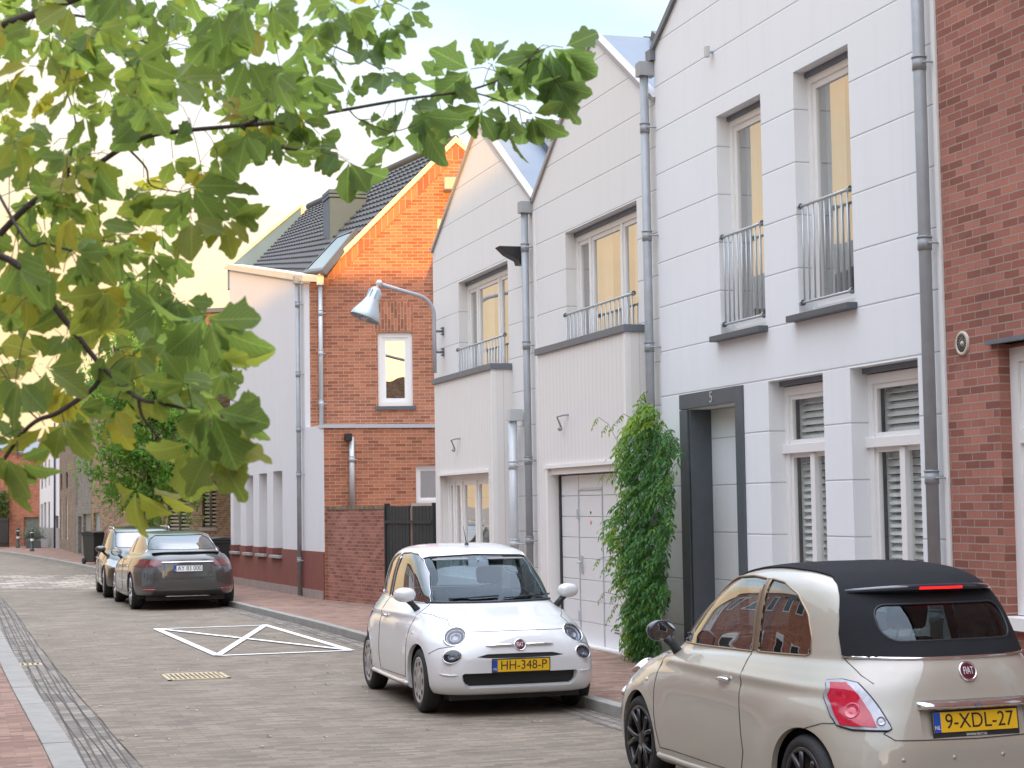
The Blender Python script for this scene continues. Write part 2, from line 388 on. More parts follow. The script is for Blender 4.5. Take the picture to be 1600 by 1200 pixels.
def smoothpts(pts, n=8):
    o = []
    for i in range(len(pts)-1):
        p0, p1, p2, p3 = pts[max(i-1, 0)], pts[i], pts[i+1], pts[min(i+2, len(pts)-1)]
        for k in range(n):
            t = k/n; o.append(tuple(.5*((2*p1[j])+(p2[j]-p0[j])*t+(2*p0[j]-5*p1[j]+4*p2[j]-p3[j])*t*t+(3*p1[j]-p0[j]-3*p2[j]+p3[j])*t**3) for j in (0, 1)))
    return o+[pts[-1]]
RK = smoothpts([(5.75, -40), (5.72, -30), (5.70, -20), (5.68, -12), (5.66, -5), (5.64, 1), (5.60, 6), (5.55, 11), (5.45, 15.8), (5.3, 26), (4.92, 34.8), (4.45, 45), (4.05, 56), (3.7, 63), (3.05, 72), (2.3, 80.5), (1.2, 86), (-1.5, 89.5), (-8, 91.5), (-40, 93)])
LK = smoothpts([(.97, -40), (.96, -30), (.95, -20), (.94, -12), (.93, -5), (.92, 1), (.90, 5), (.87, 9.5), (.84, 13.8), (.72, 20), (.62, 28), (.55, 36), (.2, 48), (-1.0, 60), (-3.5, 70), (-8, 76), (-15, 79), (-40, 81)])
def strip(A, B, z, name, mat, lab=None):
    mb = MB(); mb.add([(x, y, z) for x, y in A]+[(x, y, z) for x, y in B], [(i, i+1, len(A)+i+1, len(A)+i) for i in range(min(len(A), len(B))-1)])
    o = mb.build(name, mat); o['kind'] = 'structure'; return o
def offs(L, d):
    o = []
    for i, p in enumerate(L):
        a = V(L[max(i-1, 0)]); b = V(L[min(i+1, len(L)-1)]); t = (b-a).normalized(); o.append((p[0]+t.y*d, p[1]-t.x*d))
    return o
g = MB(); g.add([(-600, -600, -.03), (600, -600, -.03), (600, 900, -.03), (-600, 900, -.03)], [(0,1,2,3)]); g.build('ground', EARTH)['kind'] = 'structure'
def poly_sheet(pts, z, name, mat):
    mb = MB(); P = [V((x, y, z)) for x, y in pts]; tr = geometry.tessellate_polygon([P]); mb.add(P, [tuple(t) for t in tr]); o = mb.build(name, mat)
    o['kind'] = 'structure'; return o
poly_sheet([(x, y) for x, y in LK]+[(x, y) for x, y in reversed(RK)], 0, 'road', ROADM)
poly_sheet([(x, y) for x, y in offs(RK, .13)]+[(-40, 140), (60, 140), (60, -40)], .1, 'pavement', PAVM)
poly_sheet([(x, y) for x, y in offs(LK, -.22)]+[(-60, 81), (-60, -40)], .1, 'pavement', PAVM)
def kerb(L, w, side, seglen, name):
    mb = MB(); A = L; B = offs(L, w*side); n = len(L)
    for i in range(n-1):
        a0, a1, b0, b1 = V(A[i]), V(A[i+1]), V(B[i]), V(B[i+1]); ln = (a1-a0).length; k = max(1, round(ln/seglen))
        for j in range(k):
            t0 = j/k+.004/ln; t1 = (j+1)/k-.004/ln; q = random.uniform(-.003, .003)
            p = [a0.lerp(a1, t0), a0.lerp(a1, t1), b0.lerp(b1, t1), b0.lerp(b1, t0)]
            mb.add([(v.x, v.y, -.02) for v in p]+[(v.x, v.y, .104+q) for v in p], [(4,5,6,7),(0,1,5,4),(1,2,6,5),(2,3,7,6),(3,0,4,7)])
    o = mb.build(name, KERBM, bevel=.008); o['kind'] = 'structure'; return o
kerb(RK, .125, 1, 1.0, 'kerb'); kerb(LK, .215, -1, 1.0, 'kerb')
strip(offs(LK, .004), offs(LK, .42), .004, 'gutter', GUTM); strip(offs(RK, -.30), offs(RK, -.004), .004, 'gutter', GUTM)
# long dark seams of the gutter bricks
seam = MB()
for o_ in (.12, .225, .33, .43):
    L = offs(LK, o_)[44:100]
    L = [(x+.006*math.sin(y*1.7+o_*9), y) for x, y in L]; L2 = [(x+.007+.004*math.sin(y*3.1), y) for x, y in L]
    seam.add([(x, y, .008) for x, y in L]+[(x, y, .008) for x, y in L2], [(i, i+1, len(L)+i+1, len(L)+i) for i in range(len(L)-1)])
seam.build('gutter_seam', plain('seam_dirt', (.06, .05, .04), .95))['kind'] = 'structure'
# worn raised crossing
rp = [onZ(x, y, 0) for x, y in ((-40, 900), (330, 896), (400, 918), (-40, 922))]
poly_sheet([(p.x, p.y) for p in rp], .004, 'road_crossing', RAMPM)
def mark(name, quads, mat, z=.008):
    mb = MB()
    for q in quads: mb.add([(p[0], p[1], z) for p in q], [(0,1,2,3)])
    o = mb.build(name, mat); o['kind'] = 'structure'; return o
def bar2(a, b, w):
    a, b = V(a), V(b); t = (b-a).normalized(); n = V((-t.y, t.x))*w/2; return [a-n, b-n, b+n, a+n]
c0, c1, c2, c3 = (2.95, 28.95), (4.66, 28.95), (4.86, 23.3), (3.14, 23.3)
zz = 0
for k, (a, b) in enumerate(((c0, c1), (c1, c2), (c3, c2), (c0, c3), (c0, c2), (c1, c3))):
    mark('road_marking', [bar2(a, b, .10)], PAINT_MARK, .008+.0015*k)
mark('road_marking', [bar2(onZ(-30, 915, 0).xy, onZ(47, 910, 0).xy, .16), bar2(onZ(96, 911, 0).xy, onZ(130, 910, 0).xy, .12)], PAINT_MARK, .012)
# storm drain grate in the road and the small kerb gully
gr = root('drain_grate', (2.53, 20.64, 0), 'worn rectangular cast iron drain grate set in the middle of the brick road', 'drain grate', 'drain covers in the road')
mb = MB()
for a, b in (((2.19, 20.24), (2.87, 20.29)), ((2.19, 21.0), (2.87, 21.05)), ((2.19, 20.24), (2.235, 21.05)), ((2.825, 20.24), (2.87, 21.05))): mb.box((a[0], a[1], -.02), (b[0], b[1], .009))
mb.build('grate_frame', YEL_CONC, gr)
mb = MB()
for k in range(11): mb.box((2.245+k*.053, 20.29, -.02), (2.245+k*.053+.033, 20.62, .011)); mb.box((2.245+k*.053, 20.66, -.02), (2.245+k*.053+.033, 20.995, .011))
mb.build('bars', YEL_CONC, gr)
mb = MB(); mb.box((2.235, 20.29, -.02), (2.825, 21.0, .005)); mb.build('pit', plain('pit', (.01, .01, .01), .9), gr)
gg = root('gully_cover', (.83, 23.1, 0), 'small pale gully cover in the left gutter beside the kerb stones', 'drain cover', 'drain covers in the road')
mb = MB(); mb.box((.70, 22.95, -.02), (.98, 23.25, .012)); mb.build('cover_plate', YEL_CONC, gg, bevel=.004)
mb = MB()
for k in range(4): mb.box((.74+k*.06, 22.99, .0), (.765+k*.06, 23.21, .0135))
mb.build('slot', plain('pit', (.01, .01, .01), .9), gg)

# scattered bits on the road: small pale leaf scraps and grit
rq = random.Random(21); mb = MB()
for k in range(150):
    x, y = rq.uniform(1.2, 5.2), rq.uniform(13.6, 34) if rq.random() < .8 else rq.uniform(34, 60)
    a = rq.uniform(0, 3.14); L = rq.uniform(.01, .035); W = L*rq.uniform(.4, .8); c, s_ = math.cos(a), math.sin(a)
    P = [(x+c*u*L-s_*v*W, y+s_*u*L+c*v*W, .006+h) for u, v, h in ((-1, 0, .002), (-.2, -1, .008), (1, 0, .004), (.1, 1, .010))]
    mb.add(P, [(0, 1, 2), (0, 2, 3)])
tag(mb.build('litter', plain('scrap', (.42, .36, .24), .9, var=.4, scale=3), recalc=False), 'small dry leaf scraps and grit lying on the brick road', 'leaf litter', kind='stuff')
# ---------------------------------------------------------------- windows
def window(F, par, s0, z0, s1, z1, rec, verts=(), trans=(), out=0.0, fw=.065, sash=.045, gm=None, back='dark', frame_m=None, sill=None, depth=.9, name='window'):
    fm = frame_m or FRAME_W; a, b = min(s0, s1), max(s0, s1); o1 = out-rec; o0 = o1-.07
    mb = MB()
    for q in ((a, z0, a+fw, z1), (b-fw, z0, b, z1), (a+fw, z0, b-fw, z0+fw), (a+fw, z1-fw, b-fw, z1)): F.box(mb, *q, o0, o1)
    vs = sorted(verts); ts = sorted(trans)
    for v in vs: F.box(mb, v-fw*.5, z0+fw, v+fw*.5, z1-fw, o0, o1-.003)
    se = [a+fw]+[x for v in vs for x in (v-fw*.5, v+fw*.5)]+[b-fw]
    te = [z0+fw]+[x for t in ts for x in (t-fw*.5, t+fw*.5)]+[z1-fw]
    cells = []
    for i in range(0, len(se), 2):
        for j in range(0, len(te), 2): cells.append((se[i], te[j], se[i+1], te[j+1]))
        if i+2 < len(se)+1:
            for t in ts: F.box(mb, se[i], t-fw*.5, se[i+1], t+fw*.5, o0, o1-.002)
    pn = MB()
    for (x0, y0, x1, y1) in cells:
        for q in ((x0, y0, x0+sash, y1), (x1-sash, y0, x1, y1), (x0+sash, y0, x1-sash, y0+sash), (x0+sash, y1-sash, x1-sash, y1)): F.box(mb, *q, o0+.01, o1-.022)
        pn.add([F.p(x0+sash, y0+sash, o1-.045), F.p(x1-sash, y0+sash, o1-.045), F.p(x1-sash, y1-sash, o1-.045), F.p(x0+sash, y1-sash, o1-.045)], [(0,1,2,3)])
    w_ = mb.build(name, fm, par); pn.build('pane', gm or GLS, w_)
    rm = MB(); P = [F.p(a+.01, z0, o0-.02), F.p(b-.01, z0, o0-.02), F.p(b-.01, z1, o0-.02), F.p(a+.01, z1, o0-.02)]; Q = [p-F.n*depth for p in P]
    rm.add(P+Q, [(4,5,6,7),(0,1,5,4),(1,2,6,5),(2,3,7,6),(3,0,4,7)]); rm.build('room', DARK, w_)
    if back == 'curtain':
        c = MB(); n = 26
        for side in (0, 1):
            ww = (b-a)*.33; sa = a+.06 if side == 0 else b-.06-ww
            pts = [F.p(sa+ww*k/n, 0, o0-.10+.025*math.sin(k*1.9)) for k in range(n+1)]
            c.add([p+V((0, 0, z0+.05)) for p in pts]+[p+V((0, 0, z1-.05)) for p in pts], [(k, k+1, n+k+2, n+k+1) for k in range(n)], True)
        c.build('curtain', CURT, w_)
    if back == 'blind':
        c = MB(); z = z0+fw+.05
        for (x0, y0, x1, y1) in cells:
            if y1-y0 < .2: continue
            z = y0+.05
            while z < y1-.03:
                P = [F.p(x0+.03, z, o0-.05), F.p(x1-.03, z, o0-.05), F.p(x1-.03, z+.052, o0-.095), F.p(x0+.03, z+.052, o0-.095)]
                c.add(P+[p+V((0,0,.008)) for p in P], [(0,1,2,3),(4,5,6,7),(0,1,5,4),(2,3,7,6)]); z += .068
            F.box(c, x0+.005, y0, x0+.035, y1, o0-.10, o0-.05); F.box(c, x1-.035, y0, x1-.005, y1, o0-.10, o0-.05)
        c.build('louvre_blind', BLIND, w_)
    if back == 'white':
        c = MB(); F.box(c, a+.02, z0+.02, b-.02, z1-.02, o0-.16, o0-.14); c.build('roller_blind', BLIND, w_)
    if sill:
        c = MB(); F.box(c, a-.06, z0-.07, b+.06, z0-.002, o1-.02, out+sill); c.build('sill', STONE_D, w_, bevel=.004)
    return w_
def railing(F, par, s0, s1, z0, z1, out, n):
    mb = MB(); a, b = min(s0, s1), max(s0, s1)
    mb.tube([F.p(a, z1, out), F.p(b, z1, out)], .016, 8); mb.tube([F.p(a, z0, out), F.p(b, z0, out)], .013, 8)
    for k in range(n): s = a+.05+(b-a-.1)*k/(n-1); mb.tube([F.p(s, z0, out), F.p(s, z1, out)], .0085, 6)
    for z in (z0, z1):
        for s in (a, b): mb.lathe([(-.02, .03), (.02, .03), (.021, 0)], Matrix.Translation(F.p(s, z, out)) @ F.d.to_track_quat('Z', 'Y').to_matrix().to_4x4(), 10)
    return mb.build('railing', ZINC_L, par)
def pipe(F, par, s, z0, z1, out=.09, r=.048, mat=None, collars=(), head=True, lean=0.0, name='drainpipe'):
    mb = MB(); mb.tube([F.p(s, z0, out), F.p(s, z1, out)], r, 16)
    for z in collars:
        mb.tube([F.p(s, z-.05, out), F.p(s, z+.05, out)], r+.007, 16); mb.tube([F.p(s, z+.05, out), F.p(s, z+.065, out)], r+.012, 16)
        mb.tube([F.p(s-r, z, out), F.p(s-r-.05, z, out), F.p(s-r-.05, z, -.01)], .009, 6)
    if head:
        F.box(mb, s-r*1.5, z1-.02, s+r*1.5, z1+.14, out-.12, out+.075)
    return mb.build(name, mat or ZINC, par)
def slope_slab(mb, a, b, dx, th):
    """a,b: two points of the rake line, slab extruded along +X by dx, thickness th upward"""
    a, b = V(a), V(b); e = V((dx, 0, 0)); u = (b-a).cross(e).normalized()
    if u.z < 0: u = -u
    mb.prism([a, b, b+u*th, a+u*th], e)
# ================================================================ row of white houses
F = Fac((7.65, 0), (0, 1)); FB = Fac((7.35, 0), (0, 1))
# ---- house C, number 5
hc = root('town_house', (7.65, 16.2, .1), 'tall white plastered house with number 5 over its dark stone doorway', 'house')
eL, eR, ap = (19.34, 7.03), (13.07, 7.03), (16.2, 8.85)
holesC = [(16.49, 3.57, 17.60, 5.915), (14.61, 3.595, 15.74, 5.955), (17.26, .12, 18.53, 2.86), (15.28, .62, 16.47, 3.03), (13.53, .62, 14.74, 3.03)]
F.wall('wall', [(13.07, .08), (19.34, .08), eL, ap, eR], holesC, WHT_C, hc, .22, .35)
# the two tall upper windows
for (s0, z0, s1, z1) in holesC[:2]:
    w_ = window(F, hc, s0, z0+.03, s1, z1-.05, .15, back='curtain', sash=.06)
    mb = MB(); F.box(mb, s0-.05, z0-.045, s1+.09, z0+.015, -.21, .10); mb.build('sill', STONE_D, w_, bevel=.004)
    mb = MB(); F.box(mb, s0, z1-.05, s1, z1-.003, -.2, -.12); mb.build('vent_slot', ZINC_D, w_)
    railing(F, hc, s0+.06, s1-.06, z0+.13, z0+1.05, -.01, 9)
for (s0, z0, s1, z1) in holesC[3:]:
    mid = (s0+s1)/2; H = z1-.03
    w_ = window(F, hc, s0, z0+.03, s1, z1-.06, .17, trans=(2.36,), back='blind', fw=.085, gm=GLS_B)
    mb = MB(); F.box(mb, mid-.045, z0+.11, mid+.045, 2.30, -.24, -.165); mb.build('mullion', FRAME_W, w_)
    mb = MB(); F.box(mb, s0, z1-.05, s1, z1-.003, -.2, -.12); mb.build('vent_slot', ZINC_D, w_)
    mb = MB(); F.box(mb, s0-.02, z0-.05, s1+.02, z0+.015, -.21, .05); mb.build('sill', STONE_D, w_, bevel=.004)
    mb = MB(); F.box(mb, s0, 2.315, s1, 2.405, -.17, -.135); mb.build('transom', FRAME_W, w_, bevel=.004)
# stone doorway
mb = MB(); F.box(mb, 17.06, .1, 17.25, 3.035, -.05, .02); F.box(mb, 18.54, .1, 18.76, 2.86, -.05, .02); F.box(mb, 17.25, 2.87, 18.76, 3.035, -.05, .02)
dp = mb.build('door_surround', STONE_D, hc, bevel=.004)
mb = MB(); F.box(mb, 18.50, .1, 18.54, 2.86, -.25, .0); F.box(mb, 17.26, 2.87, 18.53, 2.9, -.25, -.05); mb.build('porch_side', STONE_D, hc)
mb = MB(); F.box(mb, 17.26, .1, 17.32, 2.86, -.25, -.02); F.box(mb, 17.32, .1, 18.50, 2.86, -.31, -.25); mb.build('porch_wall', WHT_C, hc)
mb = MB(); F.box(mb, 17.0, .06, 18.8, .16, -.3, .04); mb.build('door_step', STONE_D, hc, bevel=.006)
text_obj('house_number', '5', .17, frame(F.p(17.86, 2.955, .024), -F.d, F.n), ZINC_L, hc, .002)
# coping + roof
mb = MB()
for a, b in ((eL, ap), (ap, eR)):
    A, B = F.p(a[0], a[1], .04), F.p(b[0], b[1], .04); slope_slab(mb, A, B, .5, .07)
F.box(mb, 19.30, 6.93, 19.46, 7.06, -.45, .06); mb.build('coping', ZINC_D, hc)
mb = MB(); slope_slab(mb, (8.15, 19.44, 6.99), (8.15, 16.2, 8.86), 8, .1); slope_slab(mb, (8.15, 16.2, 8.86), (8.15, 12.98, 6.99), 8, .1); mb.build('roof', TILES, hc)
mb = MB(); mb.box((8.0, 13.15, .1), (16, 13.2, 7.0)); mb.box((8.0, 19.27, .1), (16, 19.31, 7.0)); mb.box((15.9, 13.2, .1), (16, 19.27, 7.0)); mb.build('side_wall', WHT_E, hc)
pipe(F, hc, 13.18, .12, 8.6, .10, .052, collars=(.9, 2.02, 3.93, 5.42, 6.9), head=False)
mb = MB(); F.box(mb, 13.04, .1, 13.10, 8.6, -.02, .035); mb.build('edge_trim', FRAME_W, hc)
pipe(F, hc, 19.42, .5, 6.78, .10, .05, collars=(1.35, 2.35, 3.62, 4.9, 6.15))
mb = MB(); mb.tube([F.p(17.65, 6.62, 0), F.p(17.65, 6.62, .06)], .02, 8); F.box(mb, 17.62, 6.56, 17.68, 6.68, .04, .09); mb.build('sensor', ZINC_L, hc, bevel=.008)
# ---- houses B and A
def gable_house(label, sr, sl, er, el, ap, boxr, boxl, zbox, win, grp, garage):
    h = root('gabled_house', (7.65, (sr+sl)/2, .1), label, 'house', grp)
    F.wall('wall', [(sr, .08), (sl, .08), (sl, el), ap, (sr, er)], [win], WHT_B, h, .22, .35)
    s0, z0, s1, z1 = win; wd = s1-s0
    w_ = window(F, h, s0, z0+.03, s1, z1-.06, .15, verts=(s0+wd*.36, s0+wd*.80), back='curtain', sash=.055, fw=.07)
    mb = MB(); F.box(mb, s0, z1-.06, s1, z1-.003, -.2, -.12); mb.build('vent_slot', ZINC_D, w_)
    mb = MB(); F.box(mb, s0-.04, z0-.09, s1+.04, z0+.02, -.2, .10); mb.build('sill', ZINC, w_)
    railing(F, h, s0+.05, s1-.08, z0+.10, z0+1.15, .045, 17)
    # zinc edge of the roof and the tiles behind it
    mb = MB()
    for a, b in (((sl, el), ap), (ap, (sr, er))): slope_slab(mb, F.p(a[0], a[1], .035), F.p(b[0], b[1], .035), .12, .06)
    mb.build('coping', plain('coping_taupe', (.34, .33, .34), .5), h)
    mb = MB()
    for a, b in (((sl, el), ap), (ap, (sr, er))): slope_slab(mb, F.p(a[0], a[1], -.085), F.p(b[0], b[1], -.085), .65, .045)
    mb.build('roof_edge', plain('zinc_blue', (.11, .15, .20), .5, .05, var=.15), h)
    mb = MB()
    for a, b in (((sl, el), ap), (ap, (sr, er))): slope_slab(mb, F.p(a[0], a[1]-.12, -.735), F.p(b[0], b[1]-.12, -.735), 7, .26)
    mb.build('roof', TILES, h)
    mb = MB(); mb.box((8.0, sr+.02, .1), (15, sr+.06, min(er, el)-.1)); mb.box((8.0, sl-.06, .1), (15, sl-.02, min(er, el)-.1)); mb.box((14.9, sr+.06, .1), (15, sl-.06, min(er, el)-.1)); mb.build('side_wall', WHT_E, h)
    # boarded ground floor box
    if garage: hole = (20.0, .12, 22.70, 2.31)
    else: hole = (25.43, .75, 28.22, 2.32)
    FB.wall('front_box', [(boxr, .08), (boxl, .08), (boxl, zbox), (boxr, zbox)], [hole], PANEL, h, .2, .34)
    mb = MB(); FB.box(mb, boxr-.03, zbox, boxl+.03, zbox+.09, -.34, .035); mb.build('parapet_cap', ZINC_D, h, bevel=.006)
    mb = MB(); a, z0_, b, z1_ = hole
    FB.box(mb, a-.02, z1_, b+.02, z1_+.045, -.1, .03); FB.box(mb, boxr-.004, .1, boxr+.05, zbox, -.06, .012); mb.build('trim', FRAME_W, h)
    return h, hole
WB = (20.0, 3.17, 22.65, 5.42); WA = (25.30, 3.17, 28.04, 5.41)
hb, GH = gable_house('white gabled house with the white garage door behind the front white car', 19.345, 24.02, 6.45, 6.05, (21.40, 7.72), 19.66, 23.0, 3.82, WB, 'twin white gabled houses', True)
ha, AH = gable_house('white gabled house with ground floor windows, next to the orange brick gable', 24.025, 29.66, 6.05, 6.10, (26.73, 7.70), 25.17, 28.50, 3.80, WA, 'twin white gabled houses', False)
pipe(F, hb, 24.12, .12, 5.93, .10, .05, collars=(1.35, 2.45, 4.05, 5.42))
mb = MB(); F.box(mb, 23.93, .1, 24.0, 5.9, .0, .02); mb.build('edge_trim', FRAME_W, hb)
# garage door with wicket door
gd = MB(); a, z0, b, z1 = GH
FB.box(gd, a+.0, .1, a+.10, 2.31, -.2, -.02); FB.box(gd, b-.10, .1, b, 2.31, -.2, .02); FB.box(gd, a+.1, 2.23, b-.1, 2.31, -.2, -.02)
gfr = gd.build('garage_frame', FRAME_W, hb)
gd = MB(); z = .12; k = 0
while z < 2.2:
    zt = min(z+.262, 2.22)
    for (p, q) in ((a+.11, 20.98-.02), (20.98, 21.84), (21.86, b-.16)):
        FB.box(gd, p+.002, z, q-.002, zt-.005, -.2, -.15)
    z = zt
gdo = gd.build('garage_door', plain('garage_white', (.70, .71, .71), .4, var=.03), hb, bevel=.004)
mb = MB(); FB.box(mb, a+.1, .1, b-.1, 2.23, -.23, -.205); mb.build('door_gap', plain('gap_grey', (.42, .42, .42), .8), gdo)
mb = MB()
for s in (20.97, 21.85): FB.box(mb, s-.012, .12, s+.012, 2.02, -.16, -.14)
FB.box(mb, 20.97, 2.02, 21.85, 2.05, -.16, -.135)
for z in (.45, 1.72): FB.box(mb, 21.83, z-.06, 21.87, z+.06, -.15, -.12)
wk = mb.build('wicket_frame', ZINC_L, gdo)
mb = MB(); FB.box(mb, 21.72, .98, 21.77, 1.2, -.15, -.13); mb.tube([FB.p(21.745, 1.12, -.13), FB.p(21.745, 1.12, -.08), FB.p(21.62, 1.12, -.08)], .012, 8); mb.build('handle', ZINC_L, gdo)
mb = MB()
for k in range(3): FB.box(mb, 20.22, .3+k*.035, 20.62, .316+k*.035, -.16, -.146)
mb.build('vent_slot', plain('shade_grey', (.12, .12, .12), .8), gdo)
mb = MB(); mb.lathe([(0, .03), (.004, .03), (.005, 0)], frame(FB.p(21.40, 1.62, -.15), -F.d, F.n), 14); mb.build('sticker', plain('sticker_pink', (.7, .25, .25), .6), gdo)
mb = MB(); mb.lathe([(0, .018), (.006, .018), (.007, 0)], frame(FB.p(21.40, 1.74, -.15), -F.d, F.n), 10); mb.build('peephole', BLACKP, gdo)
FB.box(mb := MB(), b-.16, .12, b-.105, 2.22, -.2, -.13); mb.build('door_seal', BLACKP, hb)
# ground floor windows of house A
a, z0, b, z1 = AH
w_ = window(FB, ha, a, z0, b, z1, .12, verts=(a+.30, a+1.12, a+1.95, b-.38), back='white', fw=.09, sash=.07)
# downpipe beside the front box of A
pipe(F, ha, 24.62, .12, 3.05, .16, .055, collars=(1.3, 2.4), mat=plain('zinc_white', (.55, .58, .60), .5, .2))
pipe(F, ha, 24.84, .12, 3.0, .12, .045, collars=(1.3, 2.4), head=False, mat=plain('zinc_white', (.55, .58, .60), .5, .2))
# little curved hooks on the boarded fronts
for nm, s, z in (('house_a', 27.15, 2.82), ('house_b', 21.95, 2.92)):
    mb = MB(); pts = [FB.p(s, z-.12, .03), FB.p(s, z-.04, .06), FB.p(s-.06, z+.03, .11), FB.p(s-.14, z+.05, .05), FB.p(s-.2, z+.05, 0)]
    mb.tube(pts, .012, 6); mb.lathe([(0, .02), (.03, .03), (.05, .012)], frame(FB.p(s, z-.12, .03), -F.d, F.n), 8)
    mb.build('hook', plain('grey_metal', (.3, .3, .3), .5), ha if nm == 'house_a' else hb)
# black spotlight beside the pipe
sp_ = root('floodlight', (7.65, 24.45, 5.4), 'small black floodlight on the wall beside the drainpipe between the white gables', 'lamp')
mb = MB(); P = [F.p(24.30, 5.47, .03), F.p(24.30, 5.47, .42), F.p(24.30, 5.36, .30), F.p(24.30, 5.28, .14), F.p(24.30, 5.22, .12), F.p(24.30, 5.22, .0)]
mb.prism(P, F.d*.24); mb.build('housing', BLACKP, sp_, bevel=.008)
mb = MB(); F.box(mb, 24.36, 5.12, 24.44, 5.21, .0, .05); mb.build('bracket', ZINC_L, sp_)
# ---- brick house D
hd = root('brick_house', (7.63, 8, .1), 'dark red brick house at the right edge with white framed windows', 'house')
FD = Fac((7.63, 0), (0, 1))
holD = [(10.6, .95, 12.27, 3.03), (6.6, .95, 8.2, 3.03), (10.4, 4.6, 11.3, 6.2)]
FD.wall('wall', [(-12, .08), (13.03, .08), (13.03, 9.4), (-12, 9.4)], holD[:2], BR_RED, hd, .18, .4)
for q in holD[:2]:
    w_ = window(FD, hd, q[0], q[1]+.01, q[2], q[3]-.03, .10, verts=(q[0]+.83,), trans=(2.32,), back='curtain', fw=.11, sash=.07)
    mb = MB(); FD.box(mb, q[0]-.02, 3.03, q[2]+.10, 3.065, -.1, .05); mb.build('lintel', ZINC_D, w_)
    mb = MB(); FD.box(mb, q[0]-.05, .86, q[2]+.05, .955, -.1, .07); mb.build('sill', FRAME_W, w_)
mb = MB(); FD.box(mb, -12, .08, 13.02, .62, .0, .03); mb.build('plinth', STONE_D, hd)
mb = MB(); mb.prism([(7.3, 13.03, 9.4), (16, 13.03, 9.4), (11.6, 13.03, 12.4)], (0, -25, 0)); mb.build('roof', TILES, hd)
mb = MB(); mb.box((7.95, 12.9, .1), (15.5, 13.0, 9.4)); mb.build('side_wall', BR_RED, hd)
Mv = frame(FD.p(12.77, 3.08, 0), -F.d, F.n)
mb = MB(); mb.lathe([(0, .098), (.012, .098), (.018, .09), (.018, .075), (.012, .072)], Mv, 24); mb.lathe([(0, .074), (.008, .074), (.008, 0)], Mv, 24)
mb.lathe([(.008, .016), (.018, .016), (.019, 0)], Mv, 12)
vg = mb.build('wall_vent', plain('vent_cream', (.55, .48, .40), .6), hd)
mb = MB()
for k in range(16):
    a = k*math.pi/8; c, s_ = math.cos(a), math.sin(a); q = [V((c*.024-s_*.003, s_*.024+c*.003, .0095)), V((c*.024+s_*.003, s_*.024-c*.003, .0095)), V((c*.066+s_*.009, s_*.066-c*.009, .0095)), V((c*.066-s_*.009, s_*.066+c*.009, .0095))]
    mb.add([Mv @ p for p in q], [(0,1,2,3)])
mb.build('vent_slot', plain('shade_dark', (.03, .03, .03), .9), vg)
# ================================================================ corner house E (white front, orange brick gable)
he = root('corner_house', (6.6, 34.4, .1), 'white fronted corner house with sunlit orange brick gable and tiled roof', 'house')
F1 = Fac((6.665, 34.34), (-.518, 8.87)); L1 = 8.885
slots = []
for (xl, xr_, yt, ys) in ((364.5, 375.5, 746.5, 865.5), (384.3, 395.5, 743.5, 867), (404.5, 417, 740.3, 868.8), (426.5, 441, 736.7, 871)):
    sl_, zt = F1.sz(xl, yt); sr_, _ = F1.sz(xr_, yt); _, zb = F1.sz((xl+xr_)/2, ys, .05); slots.append((sr_, .86, sl_, zt))
F1.wall('front_wall', [(0, .08), (0, 3.37), (1.46, 3.44), (1.46, 6.37), (L1, 7.55), (L1, .08)], [(s[0], s[1], s[2], s[3]) for s in slots], WHT_E, he, .28, .35)
for s in slots:
    mb = MB(); F1.box(mb, s[0], s[1], s[2], s[3], -.34, -.26); wv = mb.build('window', FRAME_W, he)
    pn = MB(); wd_ = s[2]-s[0]; pn.add([F1.p(s[0]+wd_*.3, 1.15, -.257), F1.p(s[2]-wd_*.3, 1.15, -.257), F1.p(s[2]-wd_*.3, s[3]-.12, -.257), F1.p(s[0]+wd_*.3, s[3]-.12, -.257)], [(0,1,2,3)]); pn.build('pane', GLS, wv)
    mb = MB(); F1.box(mb, s[0]-.04, .80, s[2]+.04, .86, -.26, .10); mb.build('sill', STONE_G, wv, bevel=.005)
# maroon plinth between and below the slots
mb = MB(); xs = [0.0]
F1.box(mb, 0, .08, L1, .80, .0, .025)
prev = 0.0
for s in sorted(slots): F1.box(mb, prev, .80, s[0], 1.0, .0, .025); F1.box(mb, s[0]-.002, .86, s[0]+.004, 1.0, -.27, .0); F1.box(mb, s[2]-.004, .86, s[2]+.002, 1.0, -.27, .0); prev = s[2]
F1.box(mb, prev, .80, L1, 1.0, .0, .025); mb.build('plinth', PLINTH, he)
mb = MB(); F1.box(mb, 0, .08, L1, .26, .025, .045); mb.build('plinth_base', plain('plinth_base', (.30, .24, .21), .9, var=.25, scale=6, bump=.4), he)
GX = 13.5
SKX, SKY_ = .977, .213
F2 = Fac((GX, 35.8-(GX-6.58)*SKY_/SKX), (-SKX, SKY_)); F3 = Fac((GX, 34.34), (-1, 0))
def X2(x): return (GX-x)/SKX
_s, apz = F2.sz(712, 222); apx = GX-_s*SKX
_s, RKZ = F2.sz(500, 435); RKX = GX-_s*SKX
wt = (F2.sz(644, 521)[0], 3.84, F2.sz(590, 521)[0], 5.31)
wu = (X2(10.6), F2.sz(690, 378)[1], F2.sz(684, 360)[0], F2.sz(690, 341)[1])
F2.wall('gable_wall', [(X2(12.6), 3.3), (X2(6.68), 3.3), (X2(6.68), 6.38), (X2(RKX), RKZ), (X2(apx), apz), (X2(12.6), 6.42)], [wt, wu], BR_E, he, .12, .3)
window(F2, he, wt[0], wt[1], wt[2], wt[3], .05, gm=GLS_E, fw=.09, sash=.07, sill=.06); window(F2, he, *wu, .05, gm=GLS_E, fw=.1, back='white')
mb = MB(); F2.box(mb, X2(6.68), 3.42, X2(6.585), 6.38, -.3, .006); mb.build('corner_strip', WHT_E, he)
